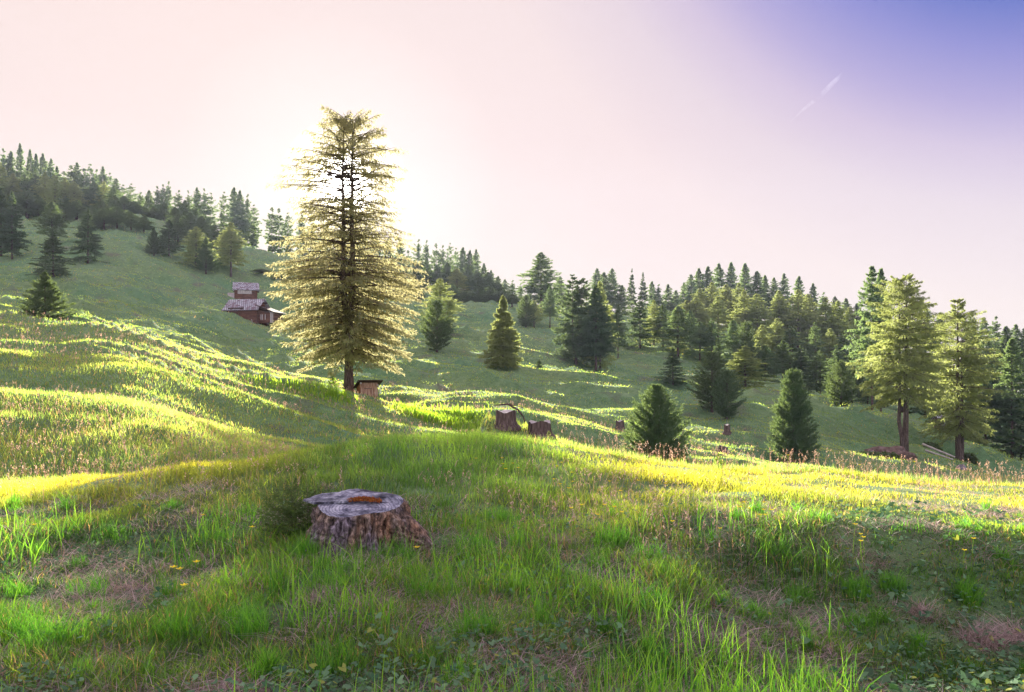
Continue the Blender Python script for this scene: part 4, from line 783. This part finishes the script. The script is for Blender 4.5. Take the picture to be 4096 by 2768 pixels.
def haze():
    m, nt, out = newmat('morning haze'); v = N(nt, 'ShaderNodeVolumePrincipled', Density=HAZE, Anisotropy=.35); v.inputs['Color'].default_value = (.66, .72, 1.0, 1)
    L(nt, v.outputs[0], out.inputs['Volume']); mb = MB(); mb.box(0, 165, 30, 720, 400, 124); o = mb.build('haze', m); tag(o, 'thin bluish morning haze hanging over the hillside', 'haze', kind='stuff')
HAZE = .0001
haze()

# ------------------------------------------------------------------ light, sky, camera
S = np.array([(345-512)/F, 1, (HZ-183)/F]); S /= np.linalg.norm(S); el = math.asin(S[2]); az = math.atan2(S[0], S[1])
EXPO = 2.0
w = bpy.data.worlds.new('World'); sc.world = w; w.use_nodes = True; nt = w.node_tree; nt.nodes.clear(); out = nt.nodes.new('ShaderNodeOutputWorld'); bg = nt.nodes.new('ShaderNodeBackground')
sky = nt.nodes.new('ShaderNodeTexSky'); sky.sky_type = 'NISHITA'; sky.sun_disc = False; sky.sun_elevation = el; sky.sun_rotation = az; sky.altitude = 1800
tx = nt.nodes.new('ShaderNodeTexCoord')
def dirdot(v):
    d = N(nt, 'ShaderNodeVectorMath', operation='DOT_PRODUCT'); L(nt, tx.outputs['Generated'], d.inputs[0]); d.inputs[1].default_value = v; ac = N(nt, 'ShaderNodeMath', operation='ARCCOSINE'); L(nt, d.outputs['Value'], ac.inputs[0])
    q = N(nt, 'ShaderNodeMath', operation='DIVIDE'); L(nt, ac.outputs[0], q.inputs[0]); q.inputs[1].default_value = math.pi/2; return q.outputs[0]
P_ = np.array([657, 740, 852.]); P_ /= np.linalg.norm(P_)
c = ramp(nt, dirdot(tuple(P_)), [(.10, (.12, .17, .52)), (.21, (.14, .20, .62)), (.24, (.29, .30, .70)), (.275, (.47, .43, .74)), (.305, (.66, .58, .77)), (.345, (.80, .71, .79)), (.41, (.91, .79, .80)), (.6, (.96, .82, .80)), (.8, (.95, .83, .80))]); c = mixc(nt, 1.0, c, (.97, .925, .91), 'MULTIPLY')
gl = ramp(nt, dirdot(tuple(S)), [(0, (30, 28, 25)), (.018, (16, 15, 14)), (.026, (1.5, 1.4, 1.2)), (.05, (.14, .15, .13)), (.13, (.02, .03, .02)), (.25, (0, 0, 0))])
sp = N(nt, 'ShaderNodeSeparateXYZ'); L(nt, tx.outputs['Generated'], sp.inputs[0])
hz = ramp(nt, sp.outputs['Z'], [(0, (.05, .12, .10)), (.16, (.02, .05, .04)), (.3, (0, 0, 0))])
c = mixc(nt, 1.0, c, gl, 'ADD'); c = mixc(nt, 1.0, c, hz, 'ADD')
bs = N(nt, 'ShaderNodeVectorMath', operation='SCALE'); L(nt, sky.outputs[0], bs.inputs[0]); bs.inputs['Scale'].default_value = .001
c2 = mixc(nt, 1.0, c, bs.outputs[0], 'ADD')
sky_fill = ramp(nt, dirdot(tuple(S)), [(.6, (1, 1, 1)), (1.0, (1.4, 1.5, 1.8))]); c2 = mixc(nt, 1.0, c2, sky_fill, 'MULTIPLY')  # added fill: sky overhead and behind the camera brightened, bluer, for shaded slopes
L(nt, c2, bg.inputs['Color']); bg.inputs['Strength'].default_value = 1.0/2**EXPO; L(nt, bg.outputs[0], out.inputs['Surface'])
sun = bpy.data.lights.new('sun', 'SUN'); sun.energy = 5.0; sun.angle = R(.6); sun.color = (1, .93, .78); so = bpy.data.objects.new('sun', sun); col.objects.link(so)
from mathutils import Vector
so.rotation_euler = Vector(S).to_track_quat('Z', 'Y').to_euler(); so.location = (0, 0, 60)
cam = bpy.data.cameras.new('camera'); cam.sensor_width = 36; cam.lens = 36*F/1024; cam.shift_y = (HZ-346)/1024; cam.clip_end = 6000; cam.clip_start = .05
co = bpy.data.objects.new('camera', cam); col.objects.link(co); co.location = (0, 0, EYE); co.rotation_euler = (R(90), 0, 0); sc.camera = co
sc.view_settings.view_transform = 'Standard'; sc.view_settings.look = 'None'; sc.view_settings.exposure = EXPO; sc.view_settings.gamma = 1
cy = sc.cycles; cy.max_bounces = 6; cy.diffuse_bounces = 3; cy.transmission_bounces = 4; cy.transparent_max_bounces = 8; cy.volume_bounces = 0; cy.use_denoising = True; cy.denoising_prefilter = 'NONE'; cy.sample_clamp_indirect = 4
